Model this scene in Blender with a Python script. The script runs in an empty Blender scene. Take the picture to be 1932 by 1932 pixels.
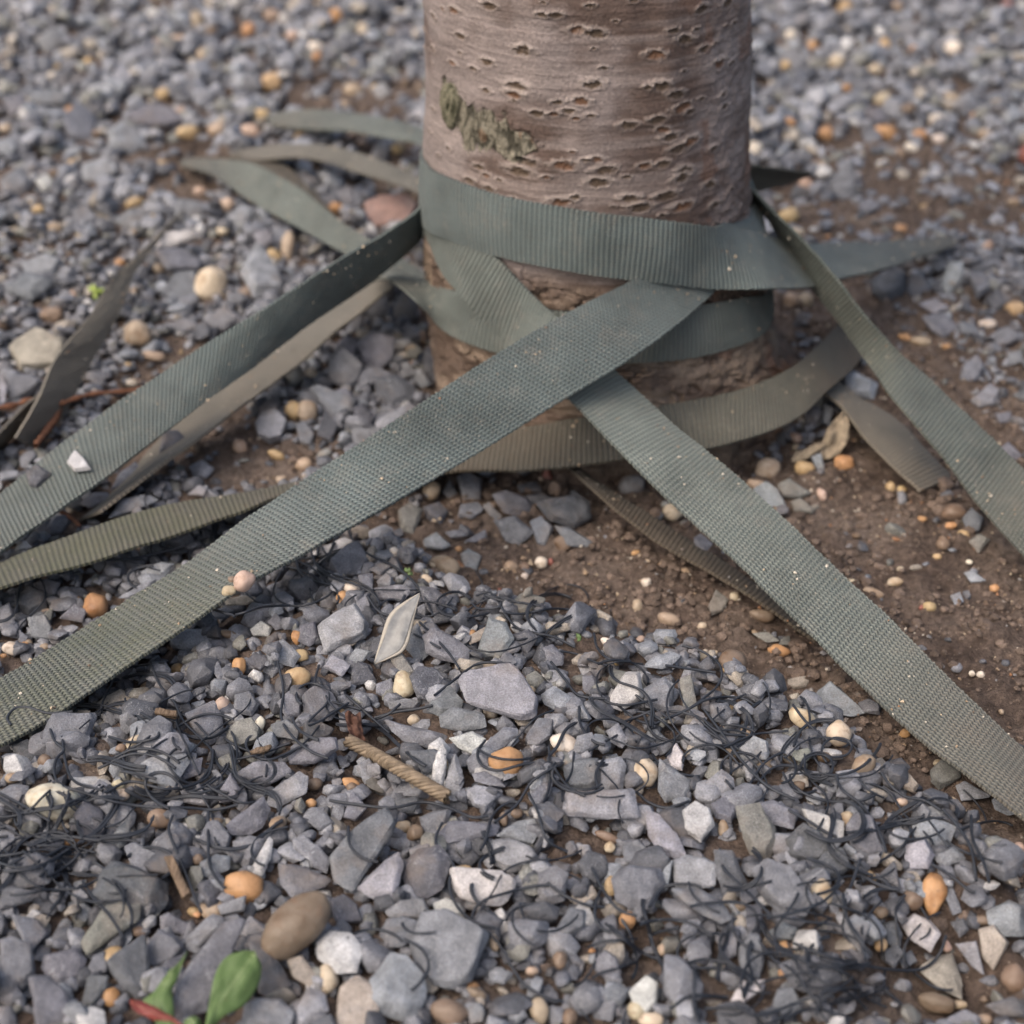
import bpy, bmesh, math, random
import numpy as np
from mathutils import Vector, noise as mnoise
rnd = random.Random(7)
rng = np.random.default_rng(7)
S = bpy.context.scene
C = S.collection

# ------------------------------------------------------------------ camera, sky, sun, exposure
PITCH = math.radians(33.0)
FOV = math.radians(35.0)
CAM = np.array([0.0, -0.845, 0.45])
TF = math.tan(FOV / 2)
F_ = np.array([0, math.cos(PITCH), -math.sin(PITCH)])
R_ = np.array([1.0, 0, 0])
U_ = np.array([0, math.sin(PITCH), math.cos(PITCH)])
cam = bpy.data.cameras.new('camera')
co = bpy.data.objects.new('camera', cam)
C.objects.link(co)
co.location = CAM
co.rotation_euler = (math.pi / 2 - PITCH, 0, 0)
cam.sensor_fit = 'HORIZONTAL'
cam.sensor_width = 36
cam.angle = FOV
cam.clip_start = 0.01
cam.clip_end = 500
cam.dof.use_dof = True
cam.dof.focus_distance = 0.665
cam.dof.aperture_fstop = 7.8
cam.dof.aperture_blades = 9
S.camera = co

w = bpy.data.worlds.new('World')
S.world = w
w.use_nodes = True
nt = w.node_tree
sky = nt.nodes.new('ShaderNodeTexSky')
sky.sky_type = 'NISHITA'
sky.sun_disc = False
SUN_EL, SUN_AZ = math.radians(52), math.radians(-128)
sky.sun_elevation = SUN_EL
sky.sun_rotation = SUN_AZ
sky.dust_density = 8.0
sky.air_density = 1.2
nt.links.new(sky.outputs[0], nt.nodes['Background'].inputs[0])
nt.nodes['Background'].inputs[1].default_value = 0.115
sl = bpy.data.lights.new('sun', 'SUN')
sl.energy = 0.52
sl.angle = math.radians(80)
sl.color = (1.0, 0.97, 0.96)
so = bpy.data.objects.new('sun', sl)
C.objects.link(so)
sd = Vector((math.sin(SUN_AZ) * math.cos(SUN_EL), math.cos(SUN_AZ) * math.cos(SUN_EL), math.sin(SUN_EL)))
so.rotation_euler = sd.to_track_quat('Z', 'Y').to_euler()
so.location = (0, 0, 3)
vs = S.view_settings
vs.view_transform = 'Standard'
vs.look = 'None'
vs.exposure = 0.92
vs.gamma = 1.0
vs.use_curve_mapping = False
S.cycles.max_bounces = 6
S.cycles.use_denoising = True

# ------------------------------------------------------------------ pixel (1932 grid) <-> world helpers
def ray(px, py):
    return F_ + R_ * ((px - 966) / 966 * TF) + U_ * ((966 - py) / 966 * TF)
def at_z(px, py, z):
    d = ray(px, py)
    return CAM + d * ((z - CAM[2]) / d[2])
def at_t(px, py, t):
    return CAM + ray(px, py) * t
def depth_of(P):
    return float(np.dot(P - CAM, F_))
def to_px(x, y, z):
    dx, dy, dz = x - CAM[0], y - CAM[1], z - CAM[2]
    t = dy * F_[1] + dz * F_[2]
    return 966 + dx / t / TF * 966, 966 - (dy * U_[1] + dz * U_[2]) / t / TF * 966

# ------------------------------------------------------------------ numpy noise
def vnoise(x, y, seed):
    xi = np.floor(x).astype(np.int64); yi = np.floor(y).astype(np.int64)
    fx = x - xi; fy = y - yi
    fx = fx * fx * (3 - 2 * fx); fy = fy * fy * (3 - 2 * fy)
    def h(a, b):
        n = (a * 374761393 + b * 668265263 + seed * 974634777) & 0x7fffffff
        n = ((n ^ (n >> 13)) * 1274126177) & 0x7fffffff
        return ((n ^ (n >> 16)) & 0xffff) / 65535.0
    return (h(xi, yi) * (1 - fx) + h(xi + 1, yi) * fx) * (1 - fy) + (h(xi, yi + 1) * (1 - fx) + h(xi + 1, yi + 1) * fx) * fy
def fbm(x, y, seed, octs=4, gain=0.5):
    s = 0; a = 1; t = 0
    for k in range(octs):
        s = s + a * vnoise(x * 2 ** k + 17.3 * k, y * 2 ** k - 9.1 * k, seed + k); t += a; a *= gain
    return s / t
def inpoly(px, py, poly):
    r = np.zeros(np.shape(px), bool)
    n = len(poly)
    for i in range(n):
        x1, y1 = poly[i]; x2, y2 = poly[(i + 1) % n]
        c = ((y1 > py) != (y2 > py)) & (px < (x2 - x1) * (py - y1) / ((y2 - y1) or 1e-9) + x1)
        r ^= c
    return r
def sm(a, b, x):
    t = np.clip((x - a) / (b - a), 0, 1)
    return t * t * (3 - 2 * t)

# ------------------------------------------------------------------ object helpers
def tag(o, label=None, cat=None, group=None, kind=None):
    if label: o['label'] = label
    if cat: o['category'] = cat
    if group: o['group'] = group
    if kind: o['kind'] = kind
    return o
def empty(name, loc=(0, 0, 0)):
    o = bpy.data.objects.new(name, None)
    o.empty_display_size = 0.02
    C.objects.link(o); o.location = loc
    return o
def mesh_obj(name, V, F, mat, parent=None, loc=None, smooth=True, col=None, uv=None, sharp=None):
    """V (n,3) array, F (m,k) int array; loc: origin to subtract"""
    me = bpy.data.meshes.new(name)
    V = np.asarray(V, dtype=np.float32)
    if loc is not None: V = V - np.asarray(loc, dtype=np.float32)
    F = np.asarray(F, dtype=np.int32)
    k = F.shape[1]
    me.vertices.add(len(V)); me.vertices.foreach_set('co', V.ravel())
    me.loops.add(F.size); me.loops.foreach_set('vertex_index', F.ravel())
    me.polygons.add(len(F))
    me.polygons.foreach_set('loop_start', np.arange(0, F.size, k, dtype=np.int32))
    me.polygons.foreach_set('loop_total', np.full(len(F), k, dtype=np.int32))
    me.update(calc_edges=True)
    me.polygons.foreach_set('use_smooth', np.full(len(F), bool(smooth)))
    if col is not None:
        a = me.color_attributes.new('col', 'FLOAT_COLOR', 'POINT')
        c4 = np.ones((len(V), 4), dtype=np.float32)
        c4[:, :np.shape(col)[-1]] = col
        a.data.foreach_set('color', c4.ravel())
    if uv is not None:
        l = me.uv_layers.new(name='UVMap')
        l.data.foreach_set('uv', np.asarray(uv, dtype=np.float32)[F.ravel()].ravel())
    if sharp: me.set_sharp_from_angle(angle=math.radians(sharp))
    if mat: me.materials.append(mat)
    o = bpy.data.objects.new(name, me)
    C.objects.link(o)
    if loc is not None: o.location = [float(v) for v in loc]
    if parent is not None:
        o.parent = parent
        if loc is not None: o.location = Vector([float(v) for v in loc]) - parent.location
        else: o.location = -parent.location
    return o
def grid_faces(nu, nv, wrapv=False):
    i = np.arange(nu - 1)[:, None]; j = np.arange(nv if wrapv else nv - 1)[None, :]
    j2 = (j + 1) % nv
    a = i * nv + j; b = (i + 1) * nv + j; c = (i + 1) * nv + j2; d = i * nv + j2
    return np.stack(np.broadcast_arrays(a, b, c, d), -1).reshape(-1, 4)

# ------------------------------------------------------------------ material helpers
class MT:
    def __init__(s, name, rough=0.8, spec=0.3):
        s.m = bpy.data.materials.new(name); s.m.use_nodes = True
        s.t = s.m.node_tree; s.N = s.t.nodes; s.b = s.N['Principled BSDF']
        s.b.inputs['Roughness'].default_value = rough
        s.b.inputs['Specular IOR Level'].default_value = spec
    def n(s, typ, **kw):
        x = s.N.new(typ)
        for k, v in kw.items(): setattr(x, k, v)
        return x
    def l(s, a, b): s.t.links.new(a, b)
    def put(s, sock, v):
        if isinstance(v, (int, float, tuple)): sock.default_value = v
        else: s.l(v, sock)
    def math(s, op, a, b=0.0, c=None, clamp=False):
        x = s.n('ShaderNodeMath', operation=op, use_clamp=clamp)
        s.put(x.inputs[0], a); s.put(x.inputs[1], b)
        if c is not None: s.put(x.inputs[2], c)
        return x.outputs[0]
    def noise(s, vec, scale, detail=4, rough=0.55, dist=0.0):
        x = s.n('ShaderNodeTexNoise'); s.l(vec, x.inputs['Vector'])
        x.inputs['Scale'].default_value = scale; x.inputs['Detail'].default_value = detail
        x.inputs['Roughness'].default_value = rough; x.inputs['Distortion'].default_value = dist
        return x.outputs['Fac']
    def voro(s, vec, scale, feature='F1', out='Distance'):
        x = s.n('ShaderNodeTexVoronoi', feature=feature); s.l(vec, x.inputs['Vector'])
        x.inputs['Scale'].default_value = scale
        return x.outputs[out]
    def ramp(s, fac, stops, interp='LINEAR'):
        x = s.n('ShaderNodeValToRGB'); s.put(x.inputs[0], fac)
        x.color_ramp.interpolation = interp
        e = x.color_ramp.elements
        while len(e) < len(stops): e.new(0.5)
        for k, (p, c) in enumerate(stops):
            e[k].position = p
            e[k].color = (c, c, c, 1) if isinstance(c, (int, float)) else (*c, 1)
        return x.outputs[0]
    def mix(s, fac, a, b, mode='MIX'):
        x = s.n('ShaderNodeMix', data_type='RGBA', blend_type=mode)
        s.put(x.inputs[0], fac)
        for k, v in ((6, a), (7, b)):
            if isinstance(v, tuple): x.inputs[k].default_value = (*v[:3], 1)
            else: s.l(v, x.inputs[k])
        return x.outputs[2]
    def attr(s, name, out='Color'):
        return s.n('ShaderNodeAttribute', attribute_name=name).outputs[out]
    def pos(s): return s.n('ShaderNodeNewGeometry').outputs['Position']
    def obj(s): return s.n('ShaderNodeTexCoord').outputs['Object']
    def mapping(s, vec, scale=(1, 1, 1), rot=(0, 0, 0)):
        x = s.n('ShaderNodeMapping'); s.l(vec, x.inputs[0])
        x.inputs['Scale'].default_value = scale; x.inputs['Rotation'].default_value = rot
        return x.outputs[0]
    def bump(s, h, strength=0.5, dist=0.001, normal=None):
        x = s.n('ShaderNodeBump'); x.inputs['Strength'].default_value = strength
        x.inputs['Distance'].default_value = dist; s.l(h, x.inputs['Height'])
        if normal is not None: s.l(normal, x.inputs['Normal'])
        s.l(x.outputs[0], s.b.inputs['Normal'])
        return x.outputs[0]
    def color(s, c): s.put(s.b.inputs['Base Color'], c if not isinstance(c, tuple) else (*c, 1))

def stone_material():
    M = MT('stone', 0.58, 0.5)
    p = M.pos(); c = M.attr('col')
    n1 = M.noise(p, 160, 5, 0.6); n2 = M.noise(p, 1400, 3, 0.7)
    v = M.ramp(n1, [(0.3, 0.68), (0.5, 1.0), (0.72, 1.4)])
    c1 = M.mix(1.0, c, v, 'MULTIPLY')
    v2 = M.ramp(n2, [(0.35, 0.72), (0.5, 1.0), (0.7, 1.4)])
    c2 = M.mix(1.0, c1, v2, 'MULTIPLY')
    # pale mineral veins and flecks: only on some patches
    vein = M.ramp(M.noise(M.mapping(p, (1, 1, 1), (0.4, 0.7, 0.2)), 210, 2, 0.5, 1.6), [(0.485, 0.0), (0.5, 1.0), (0.515, 0.0)])
    mask = M.ramp(M.noise(p, 60, 2), [(0.48, 0.0), (0.62, 0.55)])
    f = M.math('MULTIPLY', vein, mask)
    c3 = M.mix(f, c2, (0.42, 0.43, 0.45))
    fleck = M.ramp(M.voro(p, 620), [(0.10, 0.6), (0.17, 0.0)])
    fm = M.math('MULTIPLY', fleck, M.ramp(n1, [(0.5, 0.0), (0.62, 0.8)]))
    c4 = M.mix(fm, c3, (0.40, 0.38, 0.36))
    # dust: soil stain on patches
    st = M.math('MULTIPLY', M.ramp(M.noise(p, 45, 4, 0.6), [(0.54, 0.0), (0.7, 0.5)]), 1.0)
    c5 = M.mix(st, c4, (0.17, 0.135, 0.11))
    M.color(c5)
    M.b.inputs['Roughness'].default_value = 0.56
    h = M.math('ADD', M.math('MULTIPLY', n1, 1.0), M.math('MULTIPLY', n2, 0.35))
    M.bump(h, 0.7, 0.0018)
    return M.m
def pebble_material():
    M = MT('pebble', 0.45, 0.4)
    p = M.pos(); c = M.attr('col')
    n1 = M.noise(p, 120, 4, 0.6, 0.5)
    c1 = M.mix(1.0, c, M.ramp(n1, [(0.3, (0.72, 0.62, 0.52)), (0.5, (1, 1, 1)), (0.7, (1.15, 1.15, 1.15))]), 'MULTIPLY')
    st = M.ramp(M.noise(p, 300, 5, 0.65), [(0.55, 0.0), (0.68, 0.6)])
    c2 = M.mix(st, c1, (0.16, 0.10, 0.065))
    M.color(c2)
    M.b.inputs['Subsurface Weight'].default_value = 0.0
    M.bump(M.noise(p, 900, 4, 0.6), 0.35, 0.0008)
    return M.m
def soil_material():
    M = MT('soil', 0.9, 0.2)
    p = M.pos()
    n1 = M.noise(p, 22, 5, 0.6); n2 = M.noise(p, 260, 5, 0.65)
    c = M.ramp(n1, [(0.32, (0.098, 0.071, 0.058)), (0.5, (0.150, 0.113, 0.093)), (0.68, (0.215, 0.170, 0.143))])
    c = M.mix(1.0, c, M.ramp(n2, [(0.3, 0.5), (0.5, 1.0), (0.72, 1.6)]), 'MULTIPLY')
    g = M.math('MULTIPLY', M.ramp(M.voro(p, 420), [(0.12, 1.0), (0.2, 0.0)]), M.ramp(M.noise(p, 90, 2), [(0.45, 0.0), (0.6, 0.8)]))
    c = M.mix(g, c, (0.42, 0.34, 0.27))
    M.color(c)
    h = M.math('ADD', n2, M.math('MULTIPLY', M.noise(p, 900, 4, 0.7), 0.5))
    M.bump(h, 1.0, 0.005)
    return M.m
def far_ground_material():
    M = MT('far gravel ground', 0.85, 0.2)
    p = M.pos()
    v = M.n('ShaderNodeTexVoronoi', feature='F1'); M.l(p, v.inputs['Vector']); v.inputs['Scale'].default_value = 60
    c = M.mix(1.0, M.ramp(v.outputs['Distance'], [(0.1, (0.2, 0.2, 0.22)), (0.7, (0.06, 0.055, 0.055))]), M.ramp(M.noise(p, 3, 4), [(0.35, (0.8, 0.72, 0.66)), (0.6, (1, 1, 1))]), 'MULTIPLY')
    M.color(c); M.bump(v.outputs['Distance'], 0.8, -0.006)
    return M.m
def strap_material(name, base, dark, dirt, dirt_amt, moss=0.0):
    """woven webbing: UV.x metres along, UV.y metres across"""
    M = MT(name, 0.72, 0.25)
    uvn = M.n('ShaderNodeUVMap', uv_map='UVMap'); sp = M.n('ShaderNodeSeparateXYZ'); M.l(uvn.outputs[0], sp.inputs[0])
    U, V = sp.outputs[0], sp.outputs[1]
    p = M.pos()
    wob = M.math('MULTIPLY', M.math('SUBTRACT', M.noise(p, 45, 2), 0.5), 0.0012)
    U2 = M.math('ADD', U, wob)
    PW, PU = 0.00185, 0.00265
    rowf = M.math('ADD', M.math('DIVIDE', V, PW), M.math('MULTIPLY', M.math('SINE', M.math('MULTIPLY', U2, 2 * math.pi / PU)), 0.22))
    row = M.math('FLOOR', rowf)
    par = M.math('MODULO', row, 2.0)
    ph = M.math('ADD', M.math('MULTIPLY', M.math('DIVIDE', U2, PU), 2 * math.pi), M.math('MULTIPLY', par, 0.3))
    ribs = M.math('ADD', M.math('MULTIPLY', M.math('COSINE', ph), 0.5), 0.5)
    yarn = M.math('ADD', 0.15, M.math('MULTIPLY', 0.85, M.math('POWER', M.math('ABSOLUTE', M.math('SINE', M.math('MULTIPLY', rowf, math.pi))), 0.5)))
    h = M.math('MULTIPLY', yarn, M.math('ADD', M.math('MULTIPLY', ribs, 0.5), 0.5))
    n1 = M.noise(p, 30, 5, 0.6); n2 = M.noise(p, 500, 3, 0.6)
    col = M.mix(M.ramp(h, [(0.15, 0.0), (0.72, 1.0)]), dark, base)
    col = M.mix(1.0, col, M.ramp(n1, [(0.3, 0.72), (0.5, 1.0), (0.7, 1.2)]), 'MULTIPLY')
    dust = M.math('MULTIPLY', M.ramp(M.noise(p, 75, 5, 0.7), [(0.52, 0.0), (0.72, 0.5)]), M.ramp(M.noise(p, 700, 3, 0.7), [(0.4, 0.2), (0.65, 1.0)]))
    col = M.mix(dust, col, (0.27, 0.245, 0.21))
    d = M.attr('col')
    ds = M.n('ShaderNodeSeparateColor'); M.l(d, ds.inputs[0])
    # R = mud, G = moss (per strap, smooth along its length)
    mud = M.math('MULTIPLY', ds.outputs[0], M.ramp(n1, [(0.3, 0.45), (0.65, 1.1)]), clamp=True)
    mud = M.math('ADD', mud, M.math('MULTIPLY', M.ramp(n2, [(0.5, 0.0), (0.7, 1.0)]), dirt_amt), clamp=True)
    col = M.mix(mud, col, M.mix(M.ramp(h, [(0.1, 0.0), (0.7, 1.0)]), tuple(x * 0.55 for x in dirt), dirt))
    ms = M.math('MULTIPLY', ds.outputs[1], M.ramp(M.noise(p, 70, 4, 0.6), [(0.35, 0.25), (0.6, 1.0)]), clamp=True)
    ms = M.math('MULTIPLY', ms, 0.6)
    col = M.mix(ms, col, (0.080, 0.090, 0.040))
    fl = M.math('MULTIPLY', M.ramp(M.voro(p, 520), [(0.09, 1.0), (0.14, 0.0)]), M.ramp(M.noise(p, 55, 3, 0.6), [(0.50, 0.0), (0.62, 0.85)]))
    col = M.mix(fl, col, (0.45, 0.40, 0.33))
    M.color(col)
    bs = M.n('ShaderNodeBump'); bs.inputs['Strength'].default_value = 1.0; bs.inputs['Distance'].default_value = 0.0013
    M.l(h, bs.inputs['Height'])
    M.bump(n2, 0.3, 0.0006, bs.outputs[0])
    M.b.inputs['Sheen Weight'].default_value = 0.08
    M.b.inputs['Sheen Roughness'].default_value = 0.5
    return M.m
def plain(name, c, rough=0.7, spec=0.3, nscale=200, amt=0.25, bump=0.3):
    M = MT(name, rough, spec)
    p = M.pos(); n = M.noise(p, nscale, 4, 0.6)
    lo = tuple(x * (1 - amt) for x in c); hi = tuple(min(1, x * (1 + amt)) for x in c)
    M.color(M.ramp(n, [(0.3, lo), (0.7, hi)])); M.bump(n, bump, 0.001)
    return M.m
MAT_STONE, MAT_PEB, MAT_SOIL = stone_material(), pebble_material(), soil_material()

# ------------------------------------------------------------------ where bare soil shows (traced regions on the ground)
SOIL_POLYS = [
    (0.99, [(650, 975), (760, 950), (820, 890), (1000, 870), (1400, 850), (1560, 800), (1620, 740), (1540, 600), (1470, 520), (1600, 500), (1750, 600), (1850, 720), (1932, 800), (2150, 950), (2150, 2000), (1932, 1760), (1800, 1610), (1700, 1540), (1560, 1420), (1420, 1330), (1300, 1260), (1120, 1240), (880, 1160), (800, 1080), (700, 1030)]),
    (0.85, [(120, 830), (200, 720), (330, 640), (420, 660), (470, 800), (600, 830), (650, 880), (560, 925), (420, 930), (250, 900)]),
    (0.6, [(270, 290), (400, 250), (430, 400), (330, 420)]),
    (0.6, [(480, 180), (600, 140), (790, 150), (790, 260), (560, 230)]),
    (0.6, [(1440, 350), (1600, 260), (1800, 290), (1960, 330), (1960, 430), (1850, 480), (1450, 470)]),
    (0.55, [(1600, 520), (1960, 560), (1960, 860), (1850, 760)]),
    (0.9, [(760, 540), (820, 500), (1480, 500), (1540, 700), (1400, 860), (900, 860), (820, 780)]),
    (0.6, [(640, 1440), (760, 1430), (840, 1500), (760, 1540), (640, 1510)]),
    (0.5, [(1120, 1780), (1260, 1800), (1300, 1932), (1180, 1932)]),
    (0.6, [(1620, 1720), (1960, 1800), (1960, 2000), (1560, 2000), (1640, 1850)]),
    (0.5, [(600, 250), (800, 270), (800, 420), (700, 400)]),
]
def soilness(x, y):
    px, py = to_px(x, y, 0.0 * x)
    wx = (fbm(x * 22, y * 22, 3, 3) - 0.5) * 80; wy = (fbm(x * 22 + 9, y * 22, 5, 3) - 0.5) * 70
    s = np.zeros(np.shape(x))
    for wgt, poly in SOIL_POLYS:
        a = np.zeros(np.shape(x))
        for ox, oy in ((0, 0), (18, 0), (-18, 0), (0, 12), (0, -12)):
            a = a + inpoly(px + wx + ox, py + wy + oy, poly)
        s = np.maximum(s, wgt * a / 5)
    return s

# ground height (soil surface)
GX0, GX1, GY0, GY1, GC = -0.95, 1.05, -0.66, 1.40, 0.002
gx = np.arange(GX0, GX1, GC); gy = np.arange(GY0, GY1, GC)
GXX, GYY = np.meshgrid(gx, gy, indexing='ij')
SOILN = soilness(GXX, GYY)
TX, TY = 0.061, 0.0     # trunk axis at the ground
def base_height():
    h = (fbm(GXX * 9, GYY * 9, 11, 4) - 0.5) * 0.014
    h += (fbm(GXX * 60, GYY * 60, 21, 4) - 0.5) * 0.006 * (0.4 + 0.6 * SOILN)
    cl = fbm(GXX * 170, GYY * 170, 31, 3)
    h += np.maximum(cl - 0.55, 0) * 0.010
    h -= 0.006 * SOILN
    r = np.hypot(GXX - TX, GYY - TY)
    h -= 0.008 * np.exp(-((r - 0.115) / 0.03) ** 2)     # hollow round the trunk
    px, py = to_px(GXX, GYY, 0)
    k = 9; Sx = np.cumsum(np.cumsum(np.pad(SOILN, ((k + 1, k), (k + 1, k)), mode='edge'), 0), 1); n2 = 2 * k + 1
    SS = (Sx[n2:, n2:] - Sx[:-n2, n2:] - Sx[n2:, :-n2] + Sx[:-n2, :-n2]) / (n2 * n2)
    st_ = np.maximum(980, 1460 - 0.62 * px)
    h += 0.019 * sm(st_, st_ + 140, py) * (1 - sm(0.1, 0.75, SS))
    cr = fbm(GXX * 75 + 3, GYY * 75, 35, 4)
    h += SOILN * (np.maximum(cr - 0.5, 0) * 0.015 + (fbm(GXX * 240, GYY * 240, 37, 2) - 0.5) * 0.0028)
    return h
H0 = base_height()
HM = H0.copy()
def gi(x, y):
    return int((x - GX0) / GC), int((y - GY0) / GC)
def hget(A, x, y):
    i, j = gi(x, y)
    return A[min(max(i, 0), A.shape[0] - 1), min(max(j, 0), A.shape[1] - 1)]
step = 2
sub = (slice(None, None, 1), slice(None, None, 1))
V = np.stack([GXX, GYY, H0], -1).reshape(-1, 3)
tag(mesh_obj('soil', V, grid_faces(len(gx), len(gy)), MAT_SOIL), kind='structure')
# wide ground to the horizon, a little lower
n = 40
a = np.linspace(-1, 1, n); a = np.sign(a) * np.abs(a) ** 3 * 200
X, Y = np.meshgrid(a, a, indexing='ij')
tag(mesh_obj('ground', np.stack([X, Y, np.full_like(X, -0.022)], -1).reshape(-1, 3), grid_faces(n, n), far_ground_material()), kind='structure')

# ------------------------------------------------------------------ trunk
RZ = [(-0.06, 0.118), (-0.02, 0.112), (0.0, 0.106), (0.03, 0.0995), (0.06, 0.0945), (0.10, 0.0905), (0.16, 0.0855), (0.24, 0.0815), (0.40, 0.078), (1.0, 0.074), (2.2, 0.068)]
AX = [(-0.06, 0.063), (0.0, 0.061), (0.03, 0.0535), (0.06, 0.0475), (0.10, 0.0430), (0.24, 0.0390), (0.5, 0.033), (2.2, 0.0)]
def trunk_r(z): return np.interp(z, [a for a, b in RZ], [b for a, b in RZ])
def trunk_x(z): return np.interp(z, [a for a, b in AX], [b for a, b in AX])
def on_trunk(px, py, off=0.0):
    d = ray(px, py)
    ts = np.linspace(0.55, 1.15, 1201)
    P = CAM[None] + d[None] * ts[:, None]
    f = np.hypot(P[:, 0] - trunk_x(P[:, 2]), P[:, 1] - TY) - trunk_r(P[:, 2]) - off
    k = np.where(f < 0)[0]
    if len(k) == 0 or k[0] == 0:
        k0 = int(np.argmin(f)); return ts[k0], P[k0]
    k0 = k[0]; u = f[k0 - 1] / (f[k0 - 1] - f[k0]); t = ts[k0 - 1] + u * (ts[k0] - ts[k0 - 1])
    return t, CAM + d * t

def build_trunk():
    th = np.concatenate([np.linspace(math.pi * 0.98, math.pi * 2.02, 900, endpoint=False), np.linspace(math.pi * 2.02, math.pi * 2.98, 160, endpoint=False)])
    zz = np.concatenate([np.linspace(-0.05, 0.262, 720), np.linspace(0.27, 2.2, 160)])
    T, Z = np.meshgrid(th, zz, indexing='ij')
    cs, sn = np.cos(T), np.sin(T)
    r = trunk_r(Z)
    # arc-length coordinate a (metres), wraps at the back
    A_ = (T - math.pi * 1.5) * 0.088
    disp = (fbm(cs * 2 + 5, Z * 12 + sn * 2, 41, 3) - 0.5) * 0.009
    horiz = fbm(A_ * 18 + 40, Z * 420, 43, 4)                   # fine horizontal streaks
    horiz2 = fbm(A_ * 30 + 90, Z * 120, 47, 4)
    disp += (horiz - 0.5) * 0.0005 + (horiz2 - 0.5) * 0.0012
    low = sm(0.112, 0.088, Z + (fbm(A_ * 40, Z * 60, 51, 3) - 0.5) * 0.03)      # rough cracked foot
    crack = np.abs(fbm(A_ * 45 + 3, Z * 90, 53, 5) - 0.5)
    disp += low * (-(0.003 * np.exp(-(crack / 0.03) ** 2)) + (fbm(A_ * 200, Z * 260, 57, 4) - 0.5) * 0.0035)
    rough = sm(0.035, 0.065, A_) * sm(0.16, 0.09, Z) + 0.6 * sm(0.05, 0.08, A_)
    rough = np.clip(rough, 0, 1)
    disp += rough * (fbm(A_ * 160, Z * 260, 61, 4) - 0.5) * 0.0032
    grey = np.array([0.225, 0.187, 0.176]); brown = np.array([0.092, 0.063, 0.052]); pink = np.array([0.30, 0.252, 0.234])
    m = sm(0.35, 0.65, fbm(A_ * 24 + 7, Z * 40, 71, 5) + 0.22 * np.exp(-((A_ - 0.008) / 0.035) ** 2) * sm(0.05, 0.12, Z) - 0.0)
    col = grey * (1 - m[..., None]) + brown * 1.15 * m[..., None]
    m2 = sm(0.5, 0.7, fbm(A_ * 10 + 27, Z * 160, 73, 5))
    col = col * (1 - 0.5 * m2[..., None]) + pink * 0.5 * m2[..., None]
    col = col * (0.86 + 0.28 * horiz[..., None])
    lowc = np.array([0.105, 0.073, 0.055])
    lowl = np.array([0.20, 0.150, 0.112])
    q = sm(0.4, 0.65, fbm(A_ * 50, Z * 90, 77, 4))[..., None]
    col = col * (1 - low[..., None]) + (lowc * (1 - q) + lowl * q) * low[..., None]
    # reddish exposed patches on the right
    rp = sm(0.60, 0.72, fbm(A_ * 60 + 11, Z * 60, 79, 4)) * sm(0.03, 0.06, A_)
    col = col * (1 - 0.6 * rp[..., None]) + np.array([0.16, 0.085, 0.055]) * 0.6 * rp[..., None]
    # lenticels
    LEN = [(240,50,35),(415,30,45),(700,75,30),(770,80,35),(890,165,45),(980,185,55),(270,190,38),(600,268,52),(225,335,30),(335,365,28),(410,330,40),(570,460,60),(555,500,50),(405,480,30),(965,455,50),(1325,460,50),(905,540,45),(780,543,30),(840,590,35),(675,600,40),(760,605,28),(1460,215,50),(1395,165,35),(1550,50,45),(1300,295,48),(1560,265,40),(1725,125,30),(1410,505,50),(1445,575,60),(1490,600,35),(1150,670,45),(1305,640,45),(1340,690,35),(1380,730,45),(1430,790,60),(1620,800,35),(815,880,60),(580,910,75),(620,855,60),(1030,905,55),(985,845,35),(930,848,25),(990,975,60),(1145,943,25),(1240,885,35),(1340,875,40),(1455,910,50),(1440,950,50),(795,1080,60),(1160,1065,50),(1355,1050,60),(1220,1110,60),(1450,1105,60),(320,960,35),(415,1005,35),(360,890,35),(400,935,25),(210,790,25),(155,825,20),(120,700,20),(1650,345,60),(1690,20,50),(1190,5,30),(1680,575,35),(1490,755,50),(1600,990,45),(1630,1100,40),(110,270,20),(130,330,15),(265,280,20),(1075,1103,15)]
    spots = []
    for zx, zy, hw in LEN:
        px, py = 777 + zx * 0.3539, zy * 0.3539
        t, P = on_trunk(px, py)
        spots.append((math.atan2(P[1] - TY, P[0] - trunk_x(P[2])) % (2 * math.pi), P[2], hw * 0.3539 * 2 * TF * t / 1932 * 1.08))
    r3 = np.random.default_rng(5)
    for k in range(150):
        tt = r3.uniform(0, math.pi) if k < 70 else r3.uniform(0, 2 * math.pi)
        z_ = r3.uniform(0.06, 0.26) if k < 70 else r3.uniform(0.262, 0.7)
        spots.append((tt, z_, r3.uniform(0.002, 0.005)))
    for k in range(46):
        spots.append((r3.uniform(math.pi * 1.02, math.pi * 1.98), r3.uniform(0.118, 0.262), r3.uniform(0.0014, 0.0034)))
    thm = th % (2 * math.pi)
    for k, (t0, z0, hw) in enumerate(spots):
        rr = float(trunk_r(z0))
        dth = (thm - t0 + math.pi) % (2 * math.pi) - math.pi
        ii = np.where(np.abs(dth) * rr < hw * 3.0)[0]; jj = np.where(np.abs(zz - z0) < hw * 1.6)[0]
        if len(ii) == 0 or len(jj) == 0: continue
        du = (dth[ii] * rr)[:, None] / hw
        hv = min(hw * 0.46, 0.0024)
        slope = 0.12 * math.sin(k * 2.3)
        dz = (zz[jj] - z0)[None, :] / hv - slope * du * 1.2
        wob = 0.5 * (fbm(du * 3.0 + k * 3.1 + 50, dz * 1.8 + 50, 83, 3) - 0.5) * 2
        d = np.sqrt(du ** 2 + dz ** 2) + wob
        dl = np.sqrt((du / 1.55) ** 2 + (dz / 1.5) ** 2) + wob * 0.7       # lip
        pit = sm(1.05, 0.55, d); rim = sm(1.25, 0.75, dl) * (1 - pit)
        ix = np.ix_(ii, jj)
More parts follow.
